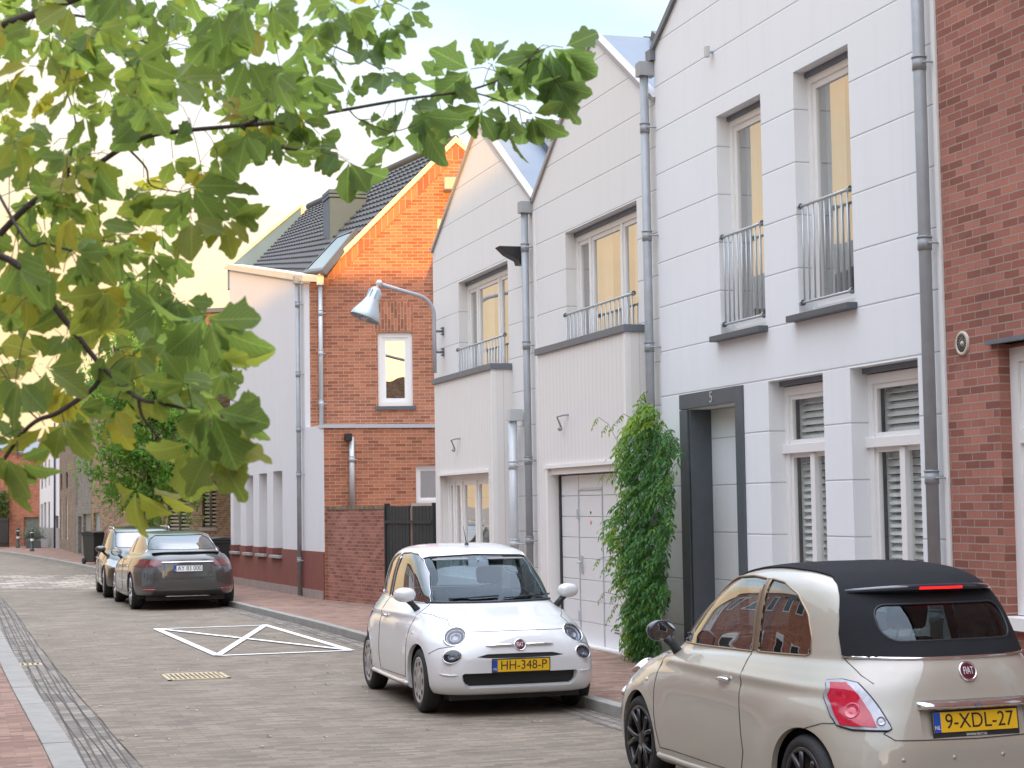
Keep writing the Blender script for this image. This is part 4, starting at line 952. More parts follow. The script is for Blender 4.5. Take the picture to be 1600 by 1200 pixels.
# leaves: centre pixel, depth, size in pixels, direction of the middle leaflet on the screen (degrees, 0 right, -90 down)
LV = Leaves(); LV2 = Leaves(); rp_ = random.Random(5)
PET = []
def put(px, py, D, sizepx, ang, tint, tilt=None, yaw=None, L=None, pet=None):
    c = atD(px, py, D); s = sizepx/CF*D
    tmpl = TRI[rp_.randrange(len(TRI))]
    x = cr*math.cos(R(ang))+cu*math.sin(R(ang)); z = -cd
    y = z.cross(x)
    M = Matrix.Identity(4)
    for i in range(3): M[i][0] = x[i]; M[i][1] = y[i]; M[i][2] = z[i]
    tl = rp_.gauss(0, 32) if tilt is None else tilt; yw = rp_.gauss(5, 25) if yaw is None else yaw
    M = Matrix.Translation(c) @ M @ Matrix.Rotation(R(tl), 4, 'X') @ Matrix.Rotation(R(yw), 4, 'Y') @ Matrix.Scale(s, 4)
    (L or LV).add(tmpl, M, tint)
    # petiole
    q = c-x*s*.55 if pet is None else pet
    PET.append((c, c.lerp(q, .5)+V((0, 0, .01)), q))
# hand placed leaves (visible silhouettes)
for (x, y, d, s, a, t) in [
    (600, 112, 4.7, 62, -95, .25), (625, 120, 4.7, 45, -60, .3), (735, 108, 4.8, 95, -155, .22), (700, 120, 4.8, 70, -120, .2), (762, 98, 4.8, 52, 120, .3), (770, 100, 4.8, 58, 20, .3), (778, 118, 4.8, 50, -80, .25),
    (858, 72, 4.8, 128, -82, .2), (880, 74, 4.8, 98, -28, .3), (850, 80, 4.8, 75, -120, .25), (870, 130, 4.8, 80, -70, .2), (822, 116, 4.8, 60, -165, .35), (818, 130, 4.8, 120, -92, .25), (795, 180, 4.8, 88, -95, .3), (832, 178, 4.8, 78, -48, .3), (815, 190, 4.8, 75, -80, .2),
    (755, 165, 4.8, 85, -160, .3), (700, 180, 4.8, 92, -105, .25), (690, 175, 4.7, 70, -150, .25), (750, 175, 4.8, 60, -60, .3), (660, 180, 4.7, 100, -75, .22), (632, 178, 4.7, 48, -170, .3), (618, 207, 4.7, 60, -105, .3), (598, 183, 4.7, 40, -120, .3), (580, 190, 4.6, 35, -130, .3),
    (470, 195, 4.4, 70, -120, .45), (500, 210, 4.4, 62, -60, .35), (545, 250, 4.3, 80, -95, .3), (560, 262, 4.3, 85, -30, .3), (530, 235, 4.3, 60, -150, .3), (480, 225, 4.3, 60, -100, .4),
    (640, 15, 4.7, 52, -40, .25), (590, 60, 4.7, 55, -50, .25), (560, 40, 4.7, 70, -110, .22), (540, 20, 4.7, 70, -60, .22), (610, 40, 4.7, 58, -70, .25), (520, 90, 4.7, 58, -120, .25), (505, 60, 4.6, 60, -150, .3), (600, -5, 4.7, 60, -20, .3), (575, 75, 4.7, 55, -80, .2),
    (545, 140, 4.6, 42, -10, .3), (510, 140, 4.5, 60, -100, .35), (480, 120, 4.4, 70, -60, .35), (440, 140, 4.3, 75, -40, .4),
    (370, 215, 4.2, 70, -100, .65), (405, 215, 4.2, 66, -85, .6), (440, 235, 4.2, 60, -95, .5), (345, 300, 4.2, 95, -45, .5), (340, 240, 4.2, 78, -50, .45), (300, 345, 4.1, 85, -75, .7), (360, 340, 4.2, 78, -20, .6), (350, 345, 4.1, 70, -80, .75),
    (250, 300, 4.1, 105, -95, .7), (300, 290, 4.1, 90, -60, .45), (275, 460, 4.0, 75, -120, .35), (245, 480, 4.0, 85, -150, .35), (290, 470, 4.0, 60, -60, .4),
    (330, 500, 3.6, 115, -35, .45), (320, 495, 3.6, 118, -80, .4), (300, 500, 3.6, 100, -120, .35), (345, 560, 3.6, 95, -30, .7), (340, 555, 3.7, 90, -75, .8), (370, 628, 3.6, 90, -45, .45), (330, 640, 3.5, 140, -70, .45), (318, 640, 3.5, 130, -110, .4), (350, 690, 3.6, 88, -15, .8),
    (300, 690, 3.6, 130, -95, .65), (330, 700, 3.6, 110, -60, .6), (265, 700, 3.7, 105, -105, .7), (240, 760, 3.8, 85, -60, .8), (212, 765, 3.8, 95, -100, .75), (180, 640, 3.8, 90, -95, .9), (70, 665, 3.9, 100, -80, .85), (100, 660, 3.9, 78, -60, .6), (120, 640, 3.9, 65, -20, .5), (150, 600, 3.9, 60, 20, .5),
    (10, 712, 3.8, 115, -85, .6), (28, 718, 3.8, 85, -50, .5), (-10, 700, 3.8, 90, -120, .6), (20, 690, 3.9, 50, 120, .5), (0, 590, 3.9, 70, -90, .8), (240, 590, 3.8, 110, -20, .5), (290, 600, 3.7, 80, 170, .55), (210, 600, 3.8, 60, -130, .5)]:
    put(x, y, d, s*.8, a, t)
# random leaves thickening the left part
blobs = [(40, 40, 110, 90, 34), (160, 30, 110, 75, 30), (290, 50, 110, 90, 40), (400, 80, 90, 100, 40), (480, 30, 80, 55, 18), (60, 170, 110, 70, 24), (180, 120, 100, 70, 22), (320, 150, 110, 80, 36), (430, 160, 70, 60, 18),
    (30, 290, 90, 80, 28), (130, 300, 90, 80, 30), (220, 330, 80, 70, 22), (290, 260, 60, 50, 10), (100, 400, 110, 60, 30), (200, 420, 90, 55, 26), (20, 480, 80, 70, 18), (120, 480, 70, 60, 12), (60, 570, 90, 55, 20), (170, 545, 70, 50, 10), (270, 560, 90, 60, 18), (330, 600, 60, 60, 8), (200, 610, 60, 40, 6),
    (-80, 250, 90, 250, 50), (-70, 600, 80, 120, 20), (120, -60, 300, 50, 50), (420, -50, 200, 45, 26)]
nodes = [q for P, r_ in BR for q in P]
for (cx, cy, rx, ry, n) in blobs:
    for _ in range(int(n*(.62 if cy < 250 else .5))):
        a = rp_.uniform(0, 6.283); q = math.sqrt(rp_.random()); x = cx+rx*q*math.cos(a); y = cy+ry*q*math.sin(a)
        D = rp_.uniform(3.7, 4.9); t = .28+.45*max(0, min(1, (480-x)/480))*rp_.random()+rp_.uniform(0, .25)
        if rp_.random() < .07: t = .95
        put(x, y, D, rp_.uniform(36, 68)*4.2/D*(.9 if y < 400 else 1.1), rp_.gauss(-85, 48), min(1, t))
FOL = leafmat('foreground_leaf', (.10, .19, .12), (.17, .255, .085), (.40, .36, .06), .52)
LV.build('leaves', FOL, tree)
mb = MB()
for P, r_ in BR: mb.tube(P, r_, 8)
# limbs joining the visible branches to the trunk
for a, b in ((fork, BR[0][0][0]), (fork, BR[2][0][0]), (V((-1.5, 3.9, 2.6)), BR[7][0][0])):
    mb.tube([a, a.lerp(b, .5)+V((0, 0, .06)), b], [.035, .022, .011], 8)
for a, b, c in PET:
    nr = min(nodes, key=lambda q: (q-c).length_squared); dv = nr-a
    if dv.length < .16: mb.tube([a, a.lerp(nr, .35)+V((0, 0, .012)), a.lerp(nr, .7)+V((0, 0, .010)), nr], .0010, 4, cap=False)
    else: mb.tube([a, a+dv.normalized()*.03+V((0, 0, .006)), a+dv.normalized()*.06+V((0, 0, .006))], [.001, .0009, .0006], 4, cap=False)
mb.build('branches', BARK, tree)
# ---------------------------------------------------------------- small leaf clumps for other plants
def smallleaf(rng):
    v, f = leaflet(1, .42, rng, False); return v, f, LUV[:]
SL = [smallleaf(rl) for _ in range(8)]
def rndM(rng, c, s, down=0.0):
    d = V((rng.gauss(0, 1), rng.gauss(0, 1), rng.gauss(-down, .7))).normalized()
    return Matrix.Translation(c) @ d.to_track_quat('X', 'Z').to_matrix().to_4x4() @ Matrix.Rotation(rng.uniform(-1, 1), 4, 'X') @ Matrix.Scale(s, 4)
# street tree
tc_ = atD(235, 800, 51.5); T = V((tc_.x, tc_.y, .1))
st = root('street_tree', tuple(T), 'round crowned green street tree on the pavement behind the parked grey car', 'tree')
rng = random.Random(3)
mb = MB(); mb.tube([T, T+V((.03, 0, 1.2)), T+V((-.03, .03, 2.2)), T+V((0, 0, 3.4)), T+V((.1, 0, 5.0)), T+V((.1, .1, 6.6))], [.12, .09, .085, .07, .045, .015], 10)
LC = Leaves(); cen = T+V((-.05, 0, 4.0)); limbs = []
for k in range(22):
    a = k*2.4; h = 1.9+k*.2; r_ = 1.75*math.sin(max(.25, min(2.9, (h-1.2)/5.9*math.pi)))+.15
    e = T+V((math.cos(a)*r_, math.sin(a)*r_, h+.55)); s0 = T+V((0, 0, h-.35)); m_ = s0.lerp(e, .5)+V((0, 0, .12)); mb.tube([s0, m_, e], [.035, .02, .006], 6); limbs.append((s0, m_, e))
mb.build('trunk', BARK, st)
clumps = []
for s0, m_, e in limbs:
    for k in range(13):
        t = rng.uniform(.35, 1.12); p = s0.lerp(e, t)+V((rng.gauss(0, .30), rng.gauss(0, .30), rng.gauss(0, .28))); clumps.append((p, rng.uniform(.14, .30), rng.random()))
for k in range(60): clumps.append((T+V((rng.gauss(0, .30), rng.gauss(0, .3), rng.uniform(5.4, 7.5))), .18, rng.random()))
for p, r_, t in clumps:
    for j in range(62):
        q = p+V((rng.gauss(0, r_), rng.gauss(0, r_), rng.gauss(0, r_*.75)))
        LC.add(SL[rng.randrange(8)], rndM(rng, q, rng.uniform(.11, .19), .3), min(1, max(0, t*.5+rng.uniform(0, .5))))
LC.build('crown', leafmat('tree_leaf', (.055, .16, .045), (.13, .28, .06), (.32, .42, .10), .42), st)
# climbing plant on the drainpipe
w0 = V((7.25, 19.75, .1)); wi = root('climbing_plant', tuple(w0), 'tall green climbing plant with feathery leaves between the white garage and the dark doorway', 'climbing plant')
rng = random.Random(9); WL = Leaves(); stems = MB()
stems.tube([(7.35, 19.5, .1), (7.42, 19.45, .8), (7.5, 19.42, 1.8), (7.52, 19.4, 2.8), (7.5, 19.5, 3.1)], [.035, .03, .025, .018, .008], 8)
stems.tube([(7.3, 19.65, .1), (7.36, 19.6, .9), (7.42, 19.55, 1.7), (7.4, 19.5, 2.6)], [.02, .02, .015, .006], 6)
def pinnate(c, d, L, n, tint, s=.055):
    """compound leaf: rachis from c along d drooping"""
    d = d.normalized(); pts = []
    for k in range(n+1):
        t = k/n; pts.append(c+d*L*t+V((0, 0, -.45*L*t*t)))
    side = d.cross(V((0, 0, 1))); side = side.normalized() if side.length > .1 else V((0, 1, 0))
    for k in range(1, n+1):
        p = pts[k]; t = (pts[k]-pts[k-1]).normalized()
        for sg in ((1, -1) if k < n else (0,)):
            dd = (t*.55+side*sg*.9+V((0, 0, -.35))).normalized() if sg else t
            M = Matrix.Translation(p) @ dd.to_track_quat('X', 'Z').to_matrix().to_4x4() @ Matrix.Rotation(rng.uniform(-.6, .6), 4, 'X') @ Matrix.Scale(s*rng.uniform(.85, 1.2), 4)
            WL.add(SL[rng.randrange(8)], M, min(1, max(0, tint+rng.uniform(-.12, .12))))
    stems.tube([pts[0], pts[n//2], pts[n]], .002, 3, cap=False)
# silhouette of the plant: rows of (y pixel, left px, right px)
sil = [(632, 1008, 1028), (655, 985, 1045), (680, 972, 1062), (700, 968, 1072), (720, 966, 1064), (745, 975, 1056), (760, 980, 1058), (780, 968, 1062), (800, 956, 1058), (825, 952, 1055), (850, 962, 1050), (880, 962, 1052), (910, 972, 1048), (930, 978, 1058), (950, 980, 1040), (975, 984, 1040), (1000, 990, 1035), (1015, 992, 1015)]
def silx(y):
    for (y0, a0, b0), (y1, a1, b1) in zip(sil, sil[1:]):
        if y <= y1: t = (y-y0)/(y1-y0); return a0+(a1-a0)*t, b0+(b1-b0)*t
    return sil[-1][1:]
for k in range(900):
    y = rng.uniform(632, 1010); a, b = silx(y); x = rng.uniform(a+6, b-6); X = 7.46-.40*rng.random()**.6*min(1, (1015-y)/120+.5)
    c = onX(x, y, X); e = (x-(a+b)/2)/((b-a)/2)
    d = V((-rng.uniform(.2, 1.0), -e*.8+rng.gauss(0, .6), rng.uniform(-.9, .35)))
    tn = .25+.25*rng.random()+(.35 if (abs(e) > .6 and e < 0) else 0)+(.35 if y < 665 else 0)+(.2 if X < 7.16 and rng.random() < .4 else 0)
    pinnate(c, d, rng.uniform(.12, .24), rng.choice((4, 5, 6)), tn, .062)
for (x0, y0, x1, y1) in ((975, 760, 945, 738), (970, 700, 935, 652), (980, 890, 938, 872), (985, 960, 945, 925), (1000, 640, 1012, 612), (975, 950, 958, 958), (1000, 1000, 985, 1012), (972, 872, 948, 884), (990, 655, 962, 660)):
    a = onX(x0, y0, 7.2); b = onX(x1, y1, 7.1); m_ = a.lerp(b, .55)+V((0, 0, .08)); stems.tube([a, m_, b], .003, 4)
    for p in (m_, b): pinnate(p, V((-.2, .5, -.3)), .12, 4, .9, .045)
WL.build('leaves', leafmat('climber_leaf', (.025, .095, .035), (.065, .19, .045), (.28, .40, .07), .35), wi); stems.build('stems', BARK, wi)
# far planter with grey shrub, hedge
p = atD(52, 858, 87); pl = root('planter', (p.x, p.y, .1), 'dark planter with a grey leaved shrub in front of the grey garage door', 'planter')
mb = MB(); c0_ = V((p.x, p.y, .1)); mb.box(c0_-V((.34, .3, 0)), c0_+V((.34, .3, .35))); mb.build('box', STONE_D, pl, bevel=.02)
LS = Leaves()
for k in range(1500): LS.add(SL[rng.randrange(8)], rndM(rng, c0_+V((rng.gauss(0, .24), rng.gauss(0, .22), .45+abs(rng.gauss(0, .25)))), .09), rng.random())
LS.build('shrub', leafmat('grey_leaf', (.10, .13, .11), (.16, .20, .17), (.25, .28, .25), .2), pl)
p = atD(0, 800, 93); hg = Leaves()
for k in range(3000): hg.add(SL[rng.randrange(8)], rndM(rng, V((p.x+rng.uniform(-1.5, .45), p.y+rng.gauss(0, .4), rng.uniform(1.3, 2.9))), .14), rng.random())
h_ = hg.build('hedge', leafmat('hedge_leaf', (.04, .10, .03), (.08, .17, .05), (.16, .25, .08), .3), None); tag(h_, 'green hedge above the dark yard gate at the far left', 'hedge')
# ================================================================ cars
def pchip(xs, ys, x):
    n = len(xs)
    if x <= xs[0]: return ys[0]
    if x >= xs[-1]: return ys[-1]
    h = [xs[i+1]-xs[i] for i in range(n-1)]; d = [(ys[i+1]-ys[i])/h[i] for i in range(n-1)]; m = [0]*n
    m[0], m[-1] = d[0], d[-1]
    for i in range(1, n-1):
        if d[i-1]*d[i] <= 0: m[i] = 0
        else:
            w1, w2 = 2*h[i]+h[i-1], h[i]+2*h[i-1]; m[i] = (w1+w2)/(w1/d[i-1]+w2/d[i])
    for i in range(n-1):
        if x <= xs[i+1]:
            t = (x-xs[i])/h[i]; t2, t3 = t*t, t*t*t
            return (2*t3-3*t2+1)*ys[i]+(t3-2*t2+t)*h[i]*m[i]+(-2*t3+3*t2)*ys[i+1]+(t3-t2)*h[i]*m[i+1]
def ringpts(p, nu):
    """half outline front centre -> rear centre, resampled by arc length"""
    xf, xr, w, nf, nr, zf, zs, zr, xc = [p[k] for k in ('xf', 'xr', 'w', 'nf', 'nr', 'zf', 'zs', 'zr', 'xc')]
    P = []; K = 260
    for i in range(K+1):
        t = math.pi*i/K; c, s = math.cos(t), math.sin(t)
        if c >= 0: e = 2/nf; a = xf-xc
        else: e = 2/nr; a = xc-xr
        x = xc+a*math.copysign(abs(c)**e, c); y = w*abs(s)**e
        u = (x-xr)/(xf-xr); y *= 1-p['tf']*max(0, u-.5)**2*4-p['tr']*max(0, .5-u)**2*4
        z = pchip([0, .5, 1], [zr, zs, zf], u) if 'zc' not in p else 0
        P.append(V((x, y, z)))
    L = [0]
    for a, b in zip(P, P[1:]): L.append(L[-1]+(b-a).length)
    out = []; j = 0
    for k in range(nu+1):
        t = L[-1]*k/nu
        while j < K-1 and L[j+1] < t: j += 1
        q = (t-L[j])/max(1e-9, L[j+1]-L[j]); out.append(P[j].lerp(P[j+1], q))
    return out
def body_mesh(keys, nu=72, per=6, bulge=(), crease=None):
    names = ['xf', 'xr', 'w', 'nf', 'nr', 'zf', 'zs', 'zr', 'xc', 'tf', 'tr']
    vs = list(range(len(keys))); rows = []
    for i in range((len(keys)-1)*per+1):
        v = i/per; p = {n: pchip(vs, [k[names.index(n)] for k in keys], v) for n in names}
        rows.append(ringpts(p, nu))
    bm = bmesh.new(); R_ = []
    for r in rows:
        L = []
        for q in r:
            q = q.copy()
            if crease and q.y > .3:
                zl = crease[0]+crease[1]*q.x; dz = q.z-zl; q.y += crease[2]*(math.exp(-(dz/.022)**2)-.9*math.exp(-((dz+.05)/.03)**2))*max(0, 1-(abs(q.x)/1.45)**6)
            for (bx, bz, br, am) in bulge:
                d = math.hypot(q.x-bx, q.z-bz)
                if q.y > .3: q.y += am*math.exp(-((d-br)/.11)**2)
            L.append(q)
        full = [bm.verts.new(q) for q in L]+[bm.verts.new((q.x, -q.y, q.z)) for q in reversed(L[1:-1])]
        R_.append(full)
    n = len(R_[0])
    for a, b in zip(R_, R_[1:]):
        for k in range(n): bm.faces.new((a[k], a[(k+1) % n], b[(k+1) % n], b[k]))
    top = R_[-1]; c = sum((v.co for v in top), V((0,0,0)))/n; cv = bm.verts.new(c+V((0,0,.002)))
    for k in range(n): bm.faces.new((top[k], top[(k+1) % n], cv))
    bmesh.ops.recalc_face_normals(bm, faces=bm.faces)
    return bm
AX = {'y': (0, 2), 'x': (1, 2), 'z': (0, 1)}
def cut(bm, poly, axis, sel, faces=None):
    """split the skin along a convex outline seen along one axis; returns the faces inside"""
    i0, i1 = AX[axis]
    area = sum(a[0]*b[1]-b[0]*a[1] for a, b in zip(poly, poly[1:]+poly[:1]))
    if area < 0: poly = poly[::-1]
    lo0, hi0 = min(p[0] for p in poly)-.2, max(p[0] for p in poly)+.2; lo1, hi1 = min(p[1] for p in poly)-.2, max(p[1] for p in poly)+.2
    fs = []
    for f in (faces or bm.faces):
        c = f.calc_center_median()
        if lo0 < c[i0] < hi0 and lo1 < c[i1] < hi1 and sel(c, f.normal): fs.append(f)
    for k in range(len(poly)):
        a, b = poly[k], poly[(k+1) % len(poly)]; co = V((0,0,0)); co[i0], co[i1] = a
        no = V((0,0,0)); no[i0], no[i1] = b[1]-a[1], -(b[0]-a[0])
        if no.length < 1e-9: continue
        no.normalize()
        g = set(fs)
        for f in fs: g.update(f.edges); g.update(f.verts)
        r = bmesh.ops.bisect_plane(bm, geom=list(g), dist=1e-5, plane_co=co, plane_no=no)
        fs = [f for f in r['geom'] if isinstance(f, bmesh.types.BMFace) and f.is_valid and (f.calc_center_median()-co).dot(no) < 0]
    bm.normal_update()
    return fs
def rrect(a0, b0, a1, b1, r, n=5):
    P = []
    for (cx, cy, s) in ((a1-r, b1-r, 0), (a0+r, b1-r, 90), (a0+r, b0+r, 180), (a1-r, b0+r, 270)):
        for k in range(n+1): t = R(s+90*k/n); P.append((cx+r*math.cos(t), cy+r*math.sin(t)))
    return P
def bore(bm, M_, rx, ry, n=28):
    """open an elliptical hole in the skin along the local Z axis of M_"""
    Mi = M_.inverted(); fs = []
    for f in bm.faces:
        c = Mi @ f.calc_center_median()
        if abs(c.x) < rx+.12 and abs(c.y) < ry+.12 and abs(c.z) < .16: fs.append(f)
    for k in range(n):
        a = 2*math.pi*(k+.5)/n; co = M_ @ V((rx*math.cos(a), ry*math.sin(a), 0)); no = (M_.to_3x3() @ V((math.cos(a)/rx, math.sin(a)/ry, 0))).normalized()
        g = set(fs)
        for f in fs: g.update(f.edges); g.update(f.verts)
        r = bmesh.ops.bisect_plane(bm, geom=list(g), dist=1e-5, plane_co=co, plane_no=no)
        fs = [f for f in r['geom'] if isinstance(f, bmesh.types.BMFace) and f.is_valid and (f.calc_center_median()-co).dot(no) < 0]
    bmesh.ops.delete(bm, geom=fs, context='FACES'); bm.normal_update()
def circ(cx, cy, r, n=28, ry=None): return [(cx+r*math.cos(2*math.pi*k/n), cy+(ry or r)*math.sin(2*math.pi*k/n)) for k in range(n)]
def loops_of(fs):
    fset = set(fs); nxt = {}
    for f in fs:
        for l in f.loops:
            e = l.edge; o = [g for g in e.link_faces if g in fset]
            if len(o) == 1: nxt.setdefault(l.vert, l.link_loop_next.vert)
    out = []; used = set()
    for s in list(nxt):
        if s in used: continue
        L = []; v = s
        while v not in used and v in nxt: used.add(v); L.append(v); v = nxt[v]
        if len(L) > 2: out.append(L)
    return out
def simp(P, d=.012):
    o = [P[0]]
    for p in P[1:]:
        if (p-o[-1]).length > d: o.append(p)
    return o
def panel(bm, fs, name, mat, parent, off=0.0, rim=None, rimw=.006, rimoff=.0, delete=True, depth=.0, smooth=True, thick=0.0):
    """lift faces out of the skin as a part of their own; rim = material of a tube round its edge"""
    nv = {}; 
    for f in fs:
        for v in f.verts: nv.setdefault(v, v.normal.copy())
    vl = list(nv); ix = {v: i for i, v in enumerate(vl)}
    mb = MB(); mb.add([v.co+nv[v]*off for v in vl], [tuple(ix[v] for v in f.verts) for f in fs], smooth)
    LL = loops_of(fs)
    if thick:
        for L in LL:
            P = [v.co+nv[v]*off for v in L]; Q = [v.co+nv[v]*(off-thick) for v in L]; n = len(L); mb.add(P+Q, [(i, (i+1) % n, (i+1) % n+n, i+n) for i in range(n)])
    o = mb.build(name, mat, parent, recalc=False)
    if not thick: o.data.normals_split_custom_set_from_vertices([tuple(nv[v]) for v in vl])
    if rim:
        t = MB()
        for L in LL:
            P = simp([v.co+nv[v]*rimoff for v in L]); P = P+[P[0], P[1]]; t.tube(P, rimw, 6, cap=False)
        t.build('seal', rim, o)
    if depth:
        for L in LL:
            Q = [bm.verts.new(v.co-nv[v]*depth) for v in L]; n = len(L)
            for i in range(n):
                try: bm.faces.new((L[i], L[(i+1) % n], Q[(i+1) % n], Q[i]))
                except ValueError: pass
    if delete: bmesh.ops.delete(bm, geom=fs, context='FACES')
    return o
def finish(bm, name, mat, parent):
    me = bpy.data.meshes.new(name); bm.to_mesh(me); me.polygons.foreach_set('use_smooth', [True]*len(me.polygons)); me.materials.append(mat)
    o = bpy.data.objects.new(name, me); COL.objects.link(o); adopt(o, parent)
    try:
        me.set_sharp_from_angle(angle=R(42))
    except Exception: pass
    return o
def proj_line(bvh, pts, axis, sgn, step=.03, off=.0008):
    i0, i1 = AX[axis]; k = {'y': 1, 'x': 0, 'z': 2}[axis]; out = []
    for a, b in zip(pts, pts[1:]):
        n = max(1, int(math.dist(a, b)/step))
        for j in range(n+(1 if b is pts[-1] else 0)):
            t = j/n; o = V((0,0,0)); o[i0] = a[0]+(b[0]-a[0])*t; o[i1] = a[1]+(b[1]-a[1])*t; o[k] = 5*sgn; d = V((0,0,0)); d[k] = -sgn
            h, nn, _, _ = bvh.ray_cast(o, d)
            if h: out.append(h+nn*off)
    return out
def hit(bvh, a, b, axis, sgn):
    i0, i1 = AX[axis]; k = {'y': 1, 'x': 0, 'z': 2}[axis]; o = V((0,0,0)); o[i0] = a; o[i1] = b; o[k] = 5*sgn; d = V((0,0,0)); d[k] = -sgn
    h, n, _, _ = bvh.ray_cast(o, d); return h, n
def seams(bvh, lines, parent, r=.0028, mat=None):
    mb = MB()
    for (pts, ax, sg) in lines:
        P = proj_line(bvh, pts, ax, sg)
        if len(P) > 1: mb.tube(P, r, 5)
    return mb.build('panel_gap', mat or plain('gap_dark', (.04, .04, .04), .8), parent)
def wheel(parent, x, y, r, rim_r, style, width=.19, tyre_m=None):
    """axle along y; outer face towards sign(y)"""
    s = 1 if y > 0 else -1
    M_ = Matrix.Translation((x, y, r)) @ Matrix.Rotation(-s*math.pi/2, 4, 'X')
    w = width/2; mb = MB(); k = rim_r+.012
    mb.lathe([(-w, k), (-w*1.04, (k+r)/2), (-w*.86, r-.012), (-w*.6, r), (w*.6, r), (w*.86, r-.012), (w*1.04, (k+r)/2), (w*.98, k+.01), (w*.9, k)], M_, 48)
    for j in (-.35, 0, .35): mb.lathe([(w*j-.004, r+.0006), (w*j+.004, r+.0006)], M_, 48)
    wh = mb.build('wheel', RUBBER, parent, recalc=False)
    mb = MB(); mb.lathe([(w*.9, k+.002), (w*.97, k), (w*.97, rim_r-.006), (w*.80, rim_r-.014), (-w*.8, rim_r-.03)], M_, 48)
    mt = ALU
    if style == 'cover':
        mb.lathe([(w*.90, rim_r-.008), (w*.93, rim_r-.03), (w*.97, rim_r*.62), (w*.80, rim_r*.50), (w*.84, rim_r*.36), (w*.98, rim_r*.30), (w*1.0, 0)], M_, 48)
    elif style == 'dark':
        mt = plain('rim_black', (.018, .018, .02), .3, .3, coat=.5)
        for q in range(5):
            a0 = q*2*math.pi/5
            for da in (-.20, .20):
                c1, c2 = a0+da*.4, a0+da*1.35
                P = [V((math.cos(c1)*.05, math.sin(c1)*.05, w*.72)), V((math.cos(c1+da*.3)*rim_r*.55, math.sin(c1+da*.3)*rim_r*.55, w*.86)), V((math.cos(c2)*(rim_r-.01), math.sin(c2)*(rim_r-.01), w*.9))]
                mb.tube([M_ @ p for p in P], [.02, .016, .019], 8)
        mb.lathe([(w*.9, 0.0), (w*.9, .04), (w*.8, .06), (w*.4, .065)], M_, 24)
    else:
        for q in range(5):
            a = q*2*math.pi/5; 
            for da in (-.13, .13):
                P = [V((math.cos(a+da*.8)*.045, math.sin(a+da*.8)*.045, w*.70)), V((math.cos(a+da)*rim_r*.6, math.sin(a+da)*rim_r*.6, w*.86)), V((math.cos(a+da*1.3)*(rim_r-.01), math.sin(a+da*1.3)*(rim_r-.01), w*.9))]
                mb.tube([M_ @ p for p in P], [.018, .017, .02], 8)
        mb.lathe([(w*.82, 0), (w*.82, .05), (w*.6, .06)], M_, 20)
    rm = mb.build('rim', mt, wh, recalc=False)
    mb = MB(); mb.lathe([(w*.25, rim_r-.02), (w*.25, 0)], M_, 24); mb.build('brake_disc', plain('brake_dark', (.03, .03, .03), .6), wh, recalc=False)
    if style == 'cover':
        mb = MB()
        for q in range(9):
            a = q*2*math.pi/9; cx, cy = math.cos(a)*rim_r*.78, math.sin(a)*rim_r*.78; n = 12
            P = []
            for j in range(n):
                b = 2*math.pi*j/n; u, v_ = .020*math.cos(b), .030*math.sin(b); P.append(M_ @ V((cx+u*math.cos(a)-v_*math.sin(a), cy+u*math.sin(a)+v_*math.cos(a), w*.965)))
            mb.add(P, [tuple(range(n))])
        mb.build('slot', plain('slot_dark', (.05, .05, .055), .7), rm, recalc=False)
    return wh
def arch(bm, x, z, r, mat, parent, ymin):
    for s in (1, -1):
        poly = circ(x, z, r, 36); poly = [(a, max(b, .0)) for a, b in poly]
        # keep the outline convex and open downwards
        poly = [(x+r*math.cos(R(t)), z+r*math.sin(R(t))) for t in range(-8, 189, 7)]+[(x-r*1.0, -.3), (x+r*1.0, -.3)]
        fs = cut(bm, poly, 'y', lambda c, n, s=s: c.y*s > ymin)
        LL = loops_of(fs)
        for L in LL:
            Q = [bm.verts.new((v.co.x, v.co.y-s*.035, v.co.z)) for v in L]; n = len(L)
            for i in range(n):
                if L[i].co.z < .17 and L[(i+1) % n].co.z < .17: continue
                try: bm.faces.new((L[i], L[(i+1) % n], Q[(i+1) % n], Q[i]))
                except ValueError: pass
        bmesh.ops.delete(bm, geom=fs, context='FACES')
        mb = MB(); pr = [(x+(r+.012)*math.cos(R(t)), z+(r+.012)*math.sin(R(t))) for t in range(-12, 193, 8)]
        A = [V((a, s*(ymin-.18), b)) for a, b in pr]; B = [V((a, s*(ymin+.15), b)) for a, b in pr]; n = len(pr)
        mb.add(A+B, [(i, i+1, n+i+1, n+i) for i in range(n-1)]+[tuple(range(n))]); mb.build('wheel_well', BLACKP, parent, recalc=False)
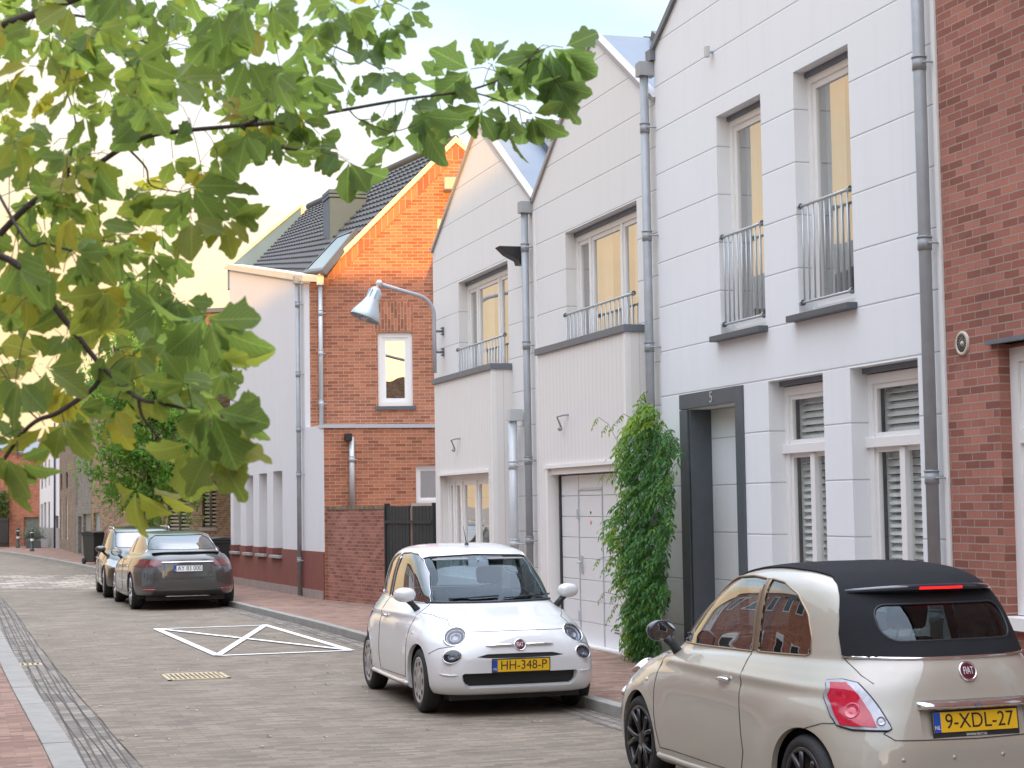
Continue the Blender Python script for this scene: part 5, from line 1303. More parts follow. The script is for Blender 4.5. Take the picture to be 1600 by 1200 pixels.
def plate(parent, M, txt, style, w=.52, h=.11, under=None):
    """M: x right, y up, z outwards"""
    mb = MB(); mb.box((-w/2-.008, -h/2-.008 if not under else -h/2-.026, -.006), (w/2+.008, h/2+.008, .0), M); ho = mb.build('plate_holder', BLACKP, parent, bevel=.003)
    ym = plain('plate_yellow', (.80, .48, .015), .4, var=.03) if style == 'nl' else plain('plate_white', (.75, .76, .78), .4, var=.03)
    mb = MB(); mb.box((-w/2, -h/2, .0), (w/2, h/2, .003), M); p = mb.build('number_plate', ym, parent)
    mb = MB(); mb.box((-w/2+.002, -h/2+.003, .003), (-w/2+.043, h/2-.003, .0036), M); mb.build('country_band', plain('plate_blue', (.01, .07, .40), .4), p)
    inkc = plain('plate_ink', (.012, .012, .015), .5)
    text_obj('lettering', txt, .112 if style == 'nl' else .118, M @ Matrix.Translation((.022, .0, .0035)), inkc, p, .0006, sx=.93 if style == 'nl' else .86)
    if style == 'nl': text_obj('lettering', 'NL', .030, M @ Matrix.Translation((-w/2+.022, -.028, .0042)), plain('plate_pale', (.75, .75, .7), .5), p, .0004)
    else: text_obj('lettering', 'DK', .024, M @ Matrix.Translation((-w/2+.022, -.028, .0042)), plain('plate_pale', (.75, .75, .7), .5), p, .0004)
    if under: text_obj('lettering', under, .019, M @ Matrix.Translation((0, -h/2-.0155, .0006)), plain('plate_pale', (.75, .75, .7), .5), ho, .0004)
    # border line
    mb = MB(); e = .0022
    for q in ((-w/2, -h/2, w/2, -h/2+e), (-w/2, h/2-e, w/2, h/2), (-w/2, -h/2+e, -w/2+e, h/2-e), (w/2-e, -h/2+e, w/2, h/2-e)): mb.box((q[0], q[1], .003), (q[2], q[3], .0034), M)
    mb.build('border', inkc, p)
    return p
def badge(parent, M, r, col=(.10, .006, .02)):
    mb = MB(); mb.lathe([(0, r), (.004, r), (.009, r*.92), (.007, r*.82), (.004, r*.80)], M, 28); b = mb.build('badge', CHROME, parent)
    mb = MB(); mb.lathe([(.004, r*.81), (.006, r*.5), (.0065, 0)], M, 24); mb.build('shield', plain('badge_red', col, .35, .0, coat=.5, var=.3), b)
    text_obj('lettering', 'FIAT', r*.80, M @ Matrix.Translation((0, 0, .0085)) @ Matrix.Diagonal((.72, 1.3, 1, 1)), plain('badge_silver', (.72, .70, .72), .35), b, .0008)
    return b
def mirror(parent, x, y, z, s, shell, glassy=True, size=(.070, .105, .068)):
    mb = MB(); M_ = Matrix.Rotation(R(8)*s, 4, 'Z')
    c = V((x, s*(y+size[1]*.9), z)); vs = []
    n, k = 20, 12
    for i in range(k+1):
        t = math.pi*i/k
        for j in range(n):
            a = 2*math.pi*j/n; q = V((math.cos(t), math.sin(t)*math.cos(a), math.sin(t)*math.sin(a)))
            sx_ = size[0] if q.x > 0 else size[0]*.35
            q = V((q.x*sx_, math.copysign(abs(q.y)**.85, q.y)*size[1], math.copysign(abs(q.z)**.85, q.z)*size[2])); vs.append(c+M_ @ q)
    mb.add(vs, [(i*n+j, (i+1)*n+j, (i+1)*n+(j+1) % n, i*n+(j+1) % n) for i in range(k) for j in range(n)], True)
    m = mb.build('wing_mirror', shell, parent)
    mb = MB(); mb.tube([(x+.01, s*(y-.03), z-.15), (x, s*(y+.02), z-.09), (x, s*(y+.06), z-.045)], [.035, .027, .032], 10); mb.build('stalk', BLACKP, m)
    mb = MB(); P = [c+M_ @ V((-size[0]*.36, math.cos(a)*size[1]*.84, math.sin(a)*size[2]*.82)) for a in [2*math.pi*q/24 for q in range(24)]]; mb.add(P, [tuple(range(24))]); mb.build('mirror_glass', plain('mirror_face', (.8, .85, .9), .02, 1.0, var=0), m, recalc=False)
def seat(parent, x, y, mat, zb=.32, h=1.0, heads=1):
    mb = MB(); T_ = Matrix.Translation((x, y, 0))
    mb.box((-.25, -.24, zb), (.25, .24, zb+.16), T_); M2 = T_ @ Matrix.Translation((-.24, 0, zb+.1)) @ Matrix.Rotation(R(-16), 4, 'Y'); mb.box((-.07, -.23, 0), (.06, .23, h-zb-.26), M2)
    o = mb.build('seat', mat, parent, bevel=.06, seg=4)
    mb = MB(); M3 = M2 @ Matrix.Translation((0, 0, h-zb-.2)); mb.box((-.05, -.13, 0), (.045, .13, .17), M3); mb.build('headrest', mat, o, bevel=.04, seg=4)
    mb = MB()
    for yy in (-.05, .05): mb.tube([M3 @ V((0, yy, -.1)), M3 @ V((0, yy, .03))], .007, 6)
    mb.build('headrest_post', CHROME, o)
CARGL = glass('car_glass', (.42, .52, .56), 1.38, .0, wob=0, gc=(.78, .90, 1))
CARGL_D = glass('car_glass_side', (.32, .36, .33), 1.5, .24, wob=0)
CARGL_T = glass('car_glass_tinted', (.10, .12, .12), 1.5, .18, wob=0)
SEATM = plain('seat_cloth', (.06, .065, .075), .9, var=.2)
SEATL = plain('seat_light', (.34, .33, .31), .8, var=.1)
LENS = glass('lamp_lens', (.9, .93, .96), 1.45, .0, wob=0)
LAMPIN = plain('lamp_reflector', (.09, .10, .125), .15, .5, var=.6, scale=40)
def small_car(name, loc, rz, label, pm, conv, plate_txt, group=None):
    t = root(name, loc, label, 'car', group, rz)
    #        xf     xr     w    nf   nr   zf    zs    zr    xc   tf   tr
    keys = [(1.66, -1.52, .68, 5.2, 5, .185, .165, .20, -.1, .02, .02),
            (1.755, -1.62, .75, 6.4, 6, .20, .18, .22, -.1, .02, .02),
            (1.805, -1.675, .79, 6.4, 6, .27, .25, .28, -.1, .02, .02),
            (1.82, -1.69, .802, 6.2, 5.8, .38, .38, .40, -.1, .02, .02),
            (1.82, -1.685, .808, 5.6, 5.2, .50, .52, .52, -.1, .02, .03),
            (1.79, -1.665, .806, 4.8, 4.6, .62, .66, .64, -.1, .03, .04),
            (1.745, -1.645, .795, 4.0, 4.0, .70, .77, .75, -.1, .05, .05),
            (1.665, -1.625, .770, 3.6, 3.7, .765, .86, .85, -.1, .07, .06),
            (1.50, -1.60, .730, 3.4, 3.5, .825, .925, .93, -.1, .09, .07),
            (.985, -1.565, .695, 3.9, 3.4, .95, .965, .995, -.15, .02, .08),
            (.88, -1.52, .682, 4.3, 3.4, 1.03, 1.03, 1.06, -.2, .02, .08),
            (.60, -1.41, .642, 4.5, 3.5, 1.21, 1.22, 1.22, -.25, .02, .09),
            (.375, -1.25, .592, 4.4, 3.6, 1.345, 1.355, 1.355, -.3, .03, .09),
            (.26, -1.14, .545, 4.2, 3.6, 1.40, 1.41, 1.405, -.35, .03, .09),
            (.14, -1.02, .47, 3.6, 3.4, 1.435, 1.452, 1.438, -.4, .03, .07),
            (-.05, -.86, .35, 2.9, 2.9, 1.462, 1.475, 1.460, -.4, .02, .05),
            (-.25, -.65, .16, 2.2, 2.2, 1.478, 1.484, 1.476, -.42, 0, 0)]
    bm = body_mesh(keys, 90, 9, bulge=((1.15, .29, .40, .014), (-1.15, .29, .40, .014)), crease=(.845, .012, .009))
    bvh = BVHTree.FromBMesh(bm)
    arch(bm, 1.15, .29, .325, BLACKP, t, .50); arch(bm, -1.15, .29, .325, BLACKP, t, .50)
    ww = [(.80, .955), (.72, 1.05), (.50, 1.22), (.28, 1.34), (.10, 1.395), (-.15, 1.41), (-.36, 1.40), (-.40, .975)]
    qw = [(-.46, .978), (-.42, 1.40), (-.60, 1.385), (-.79, 1.325), (-.93, 1.22), (-1.0, 1.09), (-1.015, 1.005), (-.98, .99)]
    rimm = CHROME if not conv else plain('window_trim_bronze', (.30, .22, .15), .3, .7)
    for s in (1, -1):
        # dark door frame band behind both windows, then the panes
        band = [(-.40, .976), (-.36, 1.40), (-.42, 1.40), (-.46, .978)]
        fs = cut(bm, band, 'y', lambda c, n, s=s: c.y*s > .3 and c.z > .9); panel(bm, fs, 'door_pillar', BLACKP if not conv else plain('pillar_bronze', (.16, .12, .09), .3), t, -.004, depth=.012)
        fs = cut(bm, ww, 'y', lambda c, n, s=s: c.y*s > .3 and c.z > .9); panel(bm, fs, 'side_window', CARGL_D, t, -.008, rimm, .007, -.002, depth=.02)
        fs = cut(bm, qw, 'y', lambda c, n, s=s: c.y*s > .3 and c.z > .9); panel(bm, fs, 'side_window', CARGL_D if not conv else CARGL_T, t, -.008, rimm, .007, -.002, depth=.02)
    ws = [(-.655, .985), (-.60, 1.14), (-.515, 1.355), (-.45, 1.372), (0, 1.388), (.45, 1.372), (.515, 1.355), (.60, 1.14), (.655, .985), (.50, .972), (0, .966), (-.50, .972)]
    fs = cut(bm, ws, 'x', lambda c, n: c.x > .15 and n.x > .25 and c.z > .95); panel(bm, fs, 'windscreen', CARGL, t, -.006, BLACKP, .008, -.004, depth=.02)
    if not conv:
        rw = [(-.58, 1.03), (-.50, 1.30), (-.42, 1.335), (.42, 1.335), (.50, 1.30), (.58, 1.03), (.50, 1.01), (-.50, 1.01)]
        fs = cut(bm, rw, 'x', lambda c, n: c.x < -.9 and n.x < -.2 and c.z > .95); panel(bm, fs, 'rear_window', CARGL, t, -.006, BLACKP, .008, -.004, depth=.02)
    else:
        SOFT_T = plain('soft_top_fabric', (.013, .015, .018), .85, var=.25, scale=8, bump=.35, bscale=350, spec=.25)
        top = [(.27, -.44), (.30, -.30), (.31, 0), (.30, .30), (.27, .44), (-.60, .462), (-.95, .435), (-.95, -.435), (-.60, -.462)]
        bk = [(-.56, 1.0), (-.545, 1.12), (-.515, 1.24), (-.475, 1.35), (-.45, 1.40), (-.435, 1.432), (-.435, 1.6), (.435, 1.6), (.435, 1.432), (.45, 1.40), (.475, 1.35), (.515, 1.24), (.545, 1.12), (.56, 1.0)]
        f0 = [f for f in bm.faces if f.calc_center_median().z > .9]
        g = set(f0)
        for f in f0: g.update(f.edges); g.update(f.verts)
        bmesh.ops.bisect_plane(bm, geom=list(g), dist=1e-5, plane_co=(-.95, 0, 0), plane_no=(1, 0, 0))
        fa = cut(bm, top, 'z', lambda c, n: c.z > 1.3 and c.x > -.95)
        fb = cut(bm, bk, 'x', lambda c, n: c.z > .95 and c.x < -.95)
        fs = fa+fb
        rear = cut(bm, rrect(-.40, 1.085, .40, 1.275, .075), 'x', lambda c, n: c.x < -.9 and n.x < -.1, fs)
        rs = set(rear)
        keep = [f for f in bm.faces if f.is_valid and f not in rs and ((f.calc_center_median().x > -.95 and f.calc_center_median().z > 1.3 and inside(top, f.calc_center_median().x, f.calc_center_median().y)) or (f.calc_center_median().x < -.95 and inside(bk, f.calc_center_median().y, f.calc_center_median().z)))]
        pw = panel(bm, rear, 'rear_window', CARGL, t, .004, BLACKP, .006, .008)
        panel(bm, keep, 'soft_top', SOFT_T, t, .011, None, thick=.02)
        ch = MB(); P = proj_line(bvh, [(-.56, 1.0), (-.3, .998), (0, .997), (.3, .998), (.56, 1.0)], 'x', -1, off=.004); ch.tube(P, .009, 6); ch.build('chrome_strip', CHROME, t)
        # spoiler with brake light
        sp = MB(); A = []
        for k in range(25):
            y = -.46+.92*k/24; e = 1-abs(y/.46)**3.5; h0, n0 = hit(bvh, y*.97, 1.345, 'x', -1); x0 = h0.x
            A.append([V((x0+.10, y, 1.372-.01*abs(y/.46)**2)), V((x0-.005-.075*e, y, 1.388-.03*(1-e))), V((x0-.02-.085*e, y, 1.372-.03*(1-e))), V((x0-.0-.045*e, y, 1.338)), V((x0+.05, y, 1.33))])
        vs = [p for a in A for p in a]; sp.add(vs, [(i*5+j, i*5+(j+1) % 5, (i+1)*5+(j+1) % 5, (i+1)*5+j) for i in range(24) for j in range(5)]+[(4,3,2,1,0), tuple(24*5+j for j in range(5))], True)
        so_ = sp.build('spoiler', plain('gloss_black_blue', (.015, .025, .04), .18, .0, coat=1.0), t)
        bl = MB(); 
        for k in range(12): 
            y = -.135+.0225*k; h0, n0 = hit(bvh, y, 1.345, 'x', -1); bl.box((h0.x-.104, y+.001, 1.360), (h0.x-.09, y+.0215, 1.374))
        bl.build('brake_light', plain('brake_red', (.7, .01, .01), .3, emit=((1, .02, .02), .9)), so_)
    # ---- front end
    fs = cut(bm, [(-.46, .258), (.46, .258), (.50, .285), (.525, .33), (.53, .372), (.51, .388), (-.51, .388), (-.53, .372), (-.525, .33), (-.50, .285)], 'x', lambda c, n: c.x > 1.2 and n.x > .2)
    MESHG = plain('grille_black', (.012, .013, .014), .6, bump=.6, bscale=220)
    panel(bm, fs, 'lower_grille', MESHG, t, -.05, None, depth=.055)
    fs = cut(bm, [(-.40, .528), (-.30, .516), (0, .511), (.30, .516), (.40, .528), (.30, .552), (0, .554), (-.30, .552)], 'x', lambda c, n: c.x > 1.2 and n.x > .2)
    panel(bm, fs, 'upper_slot', BLACKP, t, -.022, None, depth=.025)
    for s in (1, -1):
        for (yy, zz, rr, ry, nm) in ((.545, .70, .105, .105, 'headlight'), (.60, .535, .088, .062, 'daytime_light')):
            h, n = hit(bvh, yy*s, zz, 'x', 1)
            n = (n+V((.35, 0, .05))).normalized(); M_ = frame(h-n*.022, V((0, 1, 0)), n)
            D = Matrix.Diagonal((rr, ry, 1, 1)); MM = M_ @ D; bore(bm, M_, rr*1.0, ry*1.0)
            b_ = MB(); b_.lathe([(-.02, 1.0), (.016, 1.06), (.030, 1.02), (.034, .95), (.028, .90)], MM, 32); hl = b_.build(nm, CHROME, t)
            b_ = MB(); b_.lathe([(.028, .94), (.010, .88), (-.02, .6), (-.03, 0)], MM, 28); b_.build('reflector', LAMPIN, hl)
            b_ = MB(); b_.lathe([(-.02, .50), (.010, .50), (.014, .44), (.002, .38), (-.005, 0)], MM, 24); b_.build('bulb_housing', plain('lamp_inner', (.22, .23, .26), .2, .6), hl)
            if nm == 'headlight': b_ = MB(); b_.lathe([(.002, .84), (.014, .80), (.014, .74), (.002, .70)], MM, 28); b_.build('light_ring', plain('ring_grey', (.38, .40, .44), .25, .3), hl)
            b_ = MB(); b_.lathe([(.030, .96), (.037, .75), (.041, .4), (.042, 0)], MM, 32); b_.build('lens', LENS, hl)
    h, n = hit(bvh, 0, .622, 'x', 1); badge(t, frame(h+n*.002, V((0, 1, 0)), n), .056)
    mb = MB()
    for s in (1, -1):
        P = proj_line(bvh, [(s*.055, .622), (s*.15, .623), (s*.31, .620)], 'x', 1, off=.006); mb.tube(P, [.013]*(len(P)-2)+[.010, .003], 8)
    mb.build('chrome_bar', CHROME, t)
    if plate_txt[0]:
        h, n = hit(bvh, 0, .445, 'x', 1); hx = hit(bvh, .20, .445, 'x', 1)[0].x; plate(t, frame((h.x+.006, 0, .448), V((0, 1, 0)), V((1, 0, -.06))), plate_txt[0], 'nl')
    for s in (1, -1):   # recessed bumper corners
        mb = MB(); P = proj_line(bvh, [(s*.56, .375), (s*.63, .372), (s*.70, .382)], 'x', 1, off=.003); Q = [p-V((0, 0, .03)) for p in P]
        P and mb.tube(P, [.004]+[.009]*(len(P)-2)+[.004], 6); mb.build('bumper_crease', pm, t)
    # ---- rear end
    for s in (1, -1):
        poly = [(.568*s, .868), (.61*s, .882), (.655*s, .872), (.685*s, .80), (.70*s, .70), (.695*s, .652), (.65*s, .636), (.505*s, .636), (.490*s, .645), (.525*s, .76)] if conv else [(.55*s, .87), (.70*s, .86), (.72*s, .65), (.52*s, .65)]
        fs = cut(bm, poly, 'x', lambda c, n, s=s: c.x < -1.2 and c.y*s > .3)
        SIL = plain('lens_clear', (.36, .36, .40), .12, .3, coat=1.0, var=.35, scale=40)
        rl_ = panel(bm, fs, 'tail_light', SIL, t, .012, BLACKP, .009, .001, delete=False, thick=.012)
        poly = [(.648*s, .862), (.602*s, .866), (.578*s, .80), (.560*s, .72), (.552*s, .648), (.685*s, .652), (.688*s, .70), (.674*s, .80)]
        fs = cut(bm, poly, 'x', lambda c, n, s=s: c.x < -1.2 and c.y*s > .3)
        panel(bm, fs, 'red_lens', plain('tail_red', (.42, .008, .03), .1, coat=1.0, var=.5, scale=30), rl_, .0165, None, delete=False, thick=.004)
        for (yy, zz, rr) in ((.625, .725, .046), (.528, .680, .026)):
            h, n = hit(bvh, yy*s, zz, 'x', -1); rg = MB(); rg.lathe([(.016, rr), (.021, rr*.95), (.021, rr*.84), (.017, rr*.80), (.017, rr*.4), (.019, 0)], frame(h, V((0, 1, 0)), n), 24); rg.build('lamp_ring', plain('tail_pink', (.50, .03, .07), .12, coat=1.0) if rr > .03 else SIL, rl_)
    if conv:
        h, n = hit(bvh, 0, .925, 'x', -1); badge(t, frame(h+n*.002, V((0, -1, 0)), n), .056)
        hb_ = MB(); rows_ = []
        for k in range(21):
            y = -.335+.67*k/20; e = max(0, 1-abs(y/.335)**6); h, n = hit(bvh, y, .755, 'x', -1)
            rows_.append([V((h.x+.01, y, .735-.0*e)), V((h.x-.012-.03*e, y, .738)), V((h.x-.016-.036*e, y, .752)), V((h.x-.010-.022*e, y, .772)), V((h.x+.01, y, .785))])
        hb_.add([p for r_ in rows_ for p in r_], [(i*5+j, i*5+(j+1) % 5, (i+1)*5+(j+1) % 5, (i+1)*5+j) for i in range(20) for j in range(5)]+[(4,3,2,1,0), tuple(100+j for j in range(5))], True)
        hbar = hb_.build('boot_handle', CHROME, t)
        h, n = hit(bvh, 0, .757, 'x', -1); text_obj('lettering', '500', .035, frame((h.x-.0535, 0, .757), V((0, -1, 0)), V((-1, 0, .25))), ZINC_D, hbar, .001)
        fs = cut(bm, [(-.325, .60), (.325, .60), (.325, .735), (-.325, .735)], 'x', lambda c, n: c.x < -1.2)
        panel(bm, fs, 'plate_recess', pm, t, -.018, None, depth=.02)
        h, n = hit(bvh, 0, .665, 'x', -1); plate(t, frame((h.x-.006, 0, .668), V((0, -1, 0)), V((-1, 0, .12))), plate_txt[1], 'nl', under='WWW.FIAT.NL')
        mb = MB()
        for yy in (-.45, -.15, .15, .45): 
            h, n = hit(bvh, yy, .485, 'x', -1); mb.lathe([(.0, .011), (.003, .011), (.004, 0)], frame(h, V((0, 1, 0)), n), 12)
        mb.build('parking_sensor', pm, t)
    # ---- seams, handles, trims
    L = []
    for s in (1, -1):
        L += [([(.80, .95), (.84, .82), (.815, .60), (.79, .40), (.74, .285), (-.42, .27), (-.47, .40), (-.44, .62), (-.42, .80), (-.40, .965)], 'y', s)]
        L += [([(1.48, .60), (1.20, .665)], 'y', s)] if False else []
        L += [([(-1.18, .615), (-1.32, .655), (-1.48, .665), (-1.60, .66)], 'y', s)]
        L += [([(1.46, .545), (1.58, .60), (1.70, .62)], 'y', s)]
        L += [([(.85, .875), (1.05, .865), (1.30, .83), (1.50, .765)], 'y', s)]
    L += [([(-.50, .738), (-.25, .742), (0, .743), (.25, .742), (.50, .738)], 'x', 1)]
    L += [([(-.53, .62), (-.48, .585), (0, .575), (.48, .585), (.53, .62)], 'x', -1), ([(.56, 1.0), (.54, .91), (.51, .87)], 'x', -1), ([(-.56, 1.0), (-.54, .91), (-.51, .87)], 'x', -1), ([(.49, .64), (.53, .62)], 'x', -1), ([(-.49, .64), (-.53, .62)], 'x', -1)]
    seams(bvh, L, t)
    for s in (1, -1):
        h, n = hit(bvh, -.27, .80, 'y', s); h2, n2 = hit(bvh, -.13, .80, 'y', s)
        mb = MB(); mb.tube([h2+n*.004, h2+n*.024+V((-.02, 0, 0)), h+n*.024+V((.02, 0, 0)), h+n*.004], [.011, .013, .013, .011], 10); dh = mb.build('door_handle', CHROME, t)
        m_ = (h+h2)/2; mb = MB(); mb.lathe([(0, .036), (.0015, .036), (.001, 0)], frame(m_, V((1, 0, 0)), n), 20); mb.build('handle_recess', plain('recess_grey', tuple(.45*c for c in ((.7, .7, .7) if not conv else (.40, .36, .28))), .4), dh)
        h, n = hit(bvh, .98, .70, 'y', s); mb = MB(); mb.lathe([(0, .014), (.006, .012), (.007, 0)], frame(h, V((1, 0, 0)), n), 12); mb.build('side_repeater', plain('repeater', (.6, .5, .35), .2, coat=1.0), t)
        mirror(t, .70, .70, 1.035, s, pm if not conv else plain('gloss_black_blue', (.015, .025, .04), .18, coat=1.0))
        # side sill
        mb = MB(); P = proj_line(bvh, [(.80, .235), (.4, .225), (-.4, .225), (-.82, .235)], 'y', s, off=.004); mb.tube(P, [.008]+[.02]*(len(P)-2)+[.008], 8); mb.build('side_skirt', pm, t)
        for x_ in (1.15, -1.15): wheel(t, x_, s*.690, .288, .195 if not conv else .208, 'cover' if not conv else 'dark', .172)
    # cabin
    mb = MB()
    mb.box((-1.4, -.62, .22), (.95, .62, .30)); mb.box((.55, -.62, .30), (.92, .62, .86)); mb.box((-1.42, -.60, .30), (-.95, .60, .88)); mb.build('cabin_floor', plain('cabin_dark', (.025, .027, .03), .8), t, bevel=.05)
    for s in (1, -1):
        mb = MB(); mb.box((-.95, s*.60, .30), (.60, s*.64, .90)); mb.build('door_lining', plain('cabin_dark', (.025, .027, .03), .8), t); seat(t, 0.0, s*.33, SEATM, .34, 1.20); 
    mb = MB(); mb.box((-.98, -.55, .40), (-.70, .55, .56)); mb.box((-1.02, -.55, .5), (-.90, .55, .93)); mb.build('rear_bench', SEATM, t, bevel=.05, seg=3)
    sw = MB(); Ms = Matrix.Translation((.42, .33, .90)) @ Matrix.Rotation(R(-62), 4, 'Y'); P = [Ms @ V((.18*math.cos(a), .18*math.sin(a), 0)) for a in [2*math.pi*k/24 for k in range(25)]]; sw.tube(P, .014, 8, cap=False); sw.tube([Ms @ V((-.17, 0, 0)), Ms @ V((0, 0, -.02)), Ms @ V((.0, .17, 0))], .014, 6); sw.tube([Ms @ V((0, -.17, 0)), Ms @ V((0, 0, -.02)), Ms @ V((0, 0, -.25))], .014, 6); sw.build('steering_wheel', BLACKP, t)
    mb = MB(); mb.box((.345, -.11, 1.27), (.36, .11, 1.325)); mb.tube([(.36, 0, 1.30), (.40, 0, 1.34)], .008, 6); mb.build('inner_mirror', plain('mirror_back', (.42, .45, .47), .4), t, bevel=.005)
    if not conv:
        mb = MB()
        for s in (1, -1): mb.box((.30, s*.10, 1.335), (.44, s*.44, 1.35), Matrix.Translation((0, 0, 0)))
        mb.build('sun_visor', SEATL, t, bevel=.01)
        mb = MB(); mb.add([(.30, -.45, 1.365), (-1.10, -.45, 1.365), (-1.10, .45, 1.365), (.30, .45, 1.365)], [(0,1,2,3)]); mb.build('roof_lining', SEATL, t)
        mb = MB(); mb.tube([(-.05, 0, 1.47), (-.17, 0, 1.65)], [.006, .002], 6); mb.lathe([(0, .022), (.02, .018), (.03, 0)], Matrix.Translation((-.05, 0, 1.468)), 12); mb.build('aerial', BLACKP, t)
    # wipers and cowl
    mb = MB()
    for (y0, y1, y2, y3) in ((-.42, -.20, .05, 0), (.10, .32, .60, 0)):
        P = []
        for y, z in ((y0, .975), ((y0+y2)/2, .985), (y2, .992)):
            h, n = hit(bvh, y, max(z, .975)+.012, 'x', 1); P.append(h+n*.012)
        mb.tube(P, .008, 6)
    P = proj_line(bvh, [(-.60, .963), (0, .957), (.60, .963)], 'x', 1, off=.003); mb.tube(P, .011, 6); mb.build('wiper', BLACKP, t)
    finish(bm, 'body', pm, t)
    mb = MB(); mb.box((-1.5, -.60, .14), (1.6, .60, .22)); mb.build('underbody', BLACKP, t)
    return t
def inside(poly, x, y):
    c = False; n = len(poly)
    for i in range(n):
        a, b = poly[i], poly[(i+1) % n]
        if (a[1] > y) != (b[1] > y) and x < (b[0]-a[0])*(y-a[1])/(b[1]-a[1])+a[0]: c = not c
    return c
P_WHITE = paint('paint_white', (.66, .675, .68), 0, .4)
P_CREAM = paint('paint_cream', (.385, .355, .295), 0, .35)
P_GREY = paint('paint_grey', (.062, .066, .066), .4, .3)
P_DARK = paint('paint_dark', (.014, .012, .010), .2, .3)
small_car('parked_car', (4.78, 17.3, 0), R(-91), 'small round white hatchback parked facing us in front of the garage', P_WHITE, False, ('HH-348-P', ''), 'cars parked along the kerb')
small_car('parked_car', (5.17, 10.41, 0), R(92), 'cream convertible with black soft top in the near right corner seen from behind', P_CREAM, True, ('', '9-XDL-27'), 'cars parked along the kerb')

def big_car(name, loc, rz, label, pm, spec, group=None):
    t = root(name, loc, label, 'car', group, rz)
    bm = body_mesh(spec['keys'], 72, 4, bulge=[(x, .33, .44, .012) for x in spec['ax']], crease=(.80, -.03, .010)); bvh = BVHTree.FromBMesh(bm)
    for x in spec['ax']: arch(bm, x, .33, .37, BLACKP, t, .6)
    for s in (1, -1):
        for poly in spec['side']:
            fs = cut(bm, poly, 'y', lambda c, n, s=s: c.y*s > .3 and c.z > .85); panel(bm, fs, 'side_window', CARGL_T, t, -.006, CHROME, .007, -.001, depth=.015)
    fs = cut(bm, spec['ws'], 'x', lambda c, n: c.x > 0 and n.x > .2 and c.z > .9); panel(bm, fs, 'windscreen', CARGL_T, t, -.004, BLACKP, .008, -.002, depth=.015)
    fs = cut(bm, spec['rw'], 'x', lambda c, n: c.x < -.6 and n.x < 0 and c.z > .9); panel(bm, fs, 'rear_window', CARGL_T, t, -.004, BLACKP, .008, -.002, depth=.015)
    xr = spec['xr']; W = spec['w']
    TL = plain('tail_dark_red', (.12, .01, .012), .15, coat=1.0, var=.3, scale=20)
    for s in (1, -1):
        fs = cut(bm, [(a*s, b) for a, b in spec['tail']], 'x', lambda c, n, s=s: c.x < -1.6 and c.y*s > .2); panel(bm, fs, 'tail_light', TL, t, .006, None, delete=False)
        fs = cut(bm, [(a*s, b) for a, b in spec['head']], 'x', lambda c, n, s=s: c.x > 1.4 and c.y*s > .2); hl = panel(bm, fs, 'headlight', plain('headlamp_glass', (.45, .48, .52), .08, .4, coat=1.0, var=.4, scale=25), t, .004, CHROME, .006, .003, delete=False)
        for x in spec['ax']: wheel(t, x, s*(W-.135), .34, .245, 'alloy', .22)
        mirror(t, spec['mx'], W-.10, 1.02, s, pm, size=(.08, .11, .07))
        L = []
        for xx in spec['doors']: L.append(([(xx, .93), (xx+.02, .6), (xx-.03, .32)], 'y', s))
        L.append(([(spec['doors'][0], .31), (spec['doors'][-1], .30)], 'y', s))
        seams(bvh, L, t, .004)
        for xx in spec['doors'][1:]:
            h, n = hit(bvh, xx+.12, .80, 'y', s); mb = MB(); mb.tube([h+V((0, s*.005, 0)), h+V((.03, s*.022, 0)), h+V((.15, s*.022, 0)), h+V((.18, s*.005, 0))], .011, 6); mb.build('door_handle', CHROME, t)
    # rear details
    mb = MB(); P = proj_line(bvh, [(-.50, spec['bar']), (0, spec['bar']+.008), (.50, spec['bar'])], 'x', -1, off=.008); mb.tube(P, [.004]+[.015]*(len(P)-2)+[.004], 8); mb.build('chrome_bar', CHROME, t)
    h, n = hit(bvh, 0, spec['pz'], 'x', -1); plate(t, frame(h+n*.008, V((0, -1, 0)), n), spec['plate'], spec['pst'])
    L = [([(-.72, .62), (-.66, .60), (0, .595), (.66, .60), (.72, .62)], 'x', -1), ([(-.44, .86), (-.42, .70), (-.46, .61)], 'x', -1), ([(.44, .86), (.42, .70), (.46, .61)], 'x', -1)]
    seams(bvh, L, t, .004)
    mb = MB(); P = proj_line(bvh, [(-.40, .27), (.40, .27)], 'x', -1, off=.012); mb.tube(P, .009, 6); mb.build('bumper_strip', CHROME, t)
    fs = cut(bm, [(-.72, .20), (.72, .20), (.62, .36), (-.62, .36)], 'x', lambda c, n: c.x < -1.8); panel(bm, fs, 'bumper_insert', BLACKP, t, .003, None, delete=False)
    for s in (1, -1):
        mb = MB(); P = proj_line(bvh, [(s*.60, .385), (s*.80, .39)], 'x', -1, off=.004); mb.tube(P, .012, 6); mb.build('reflector', plain('tail_red', (.62, .015, .05), .12), t)
    if spec.get('lip'):
        mb = MB(); rws = []
        for k in range(25):
            y = -.62+1.24*k/24; e = 1-abs(y/.62)**4; x0 = xr+.17+.16*(y/.62)**2
            rws.append([V((x0+.16, y, 1.052)), V((x0-.03*e, y, 1.058+.022*e)), V((x0-.035*e, y, 1.05+.015*e)), V((x0+.1, y, 1.02))])
        mb.add([p for r_ in rws for p in r_], [(i*4+j, i*4+(j+1) % 4, (i+1)*4+(j+1) % 4, (i+1)*4+j) for i in range(24) for j in range(4)], True); mb.build('spoiler', pm, t)
    # front grille
    fs = cut(bm, [(-.42, .42), (.42, .42), (.50, .60), (-.50, .60)], 'x', lambda c, n: c.x > 1.5); panel(bm, fs, 'grille', BLACKP, t, .003, CHROME, .008, .003, delete=False)
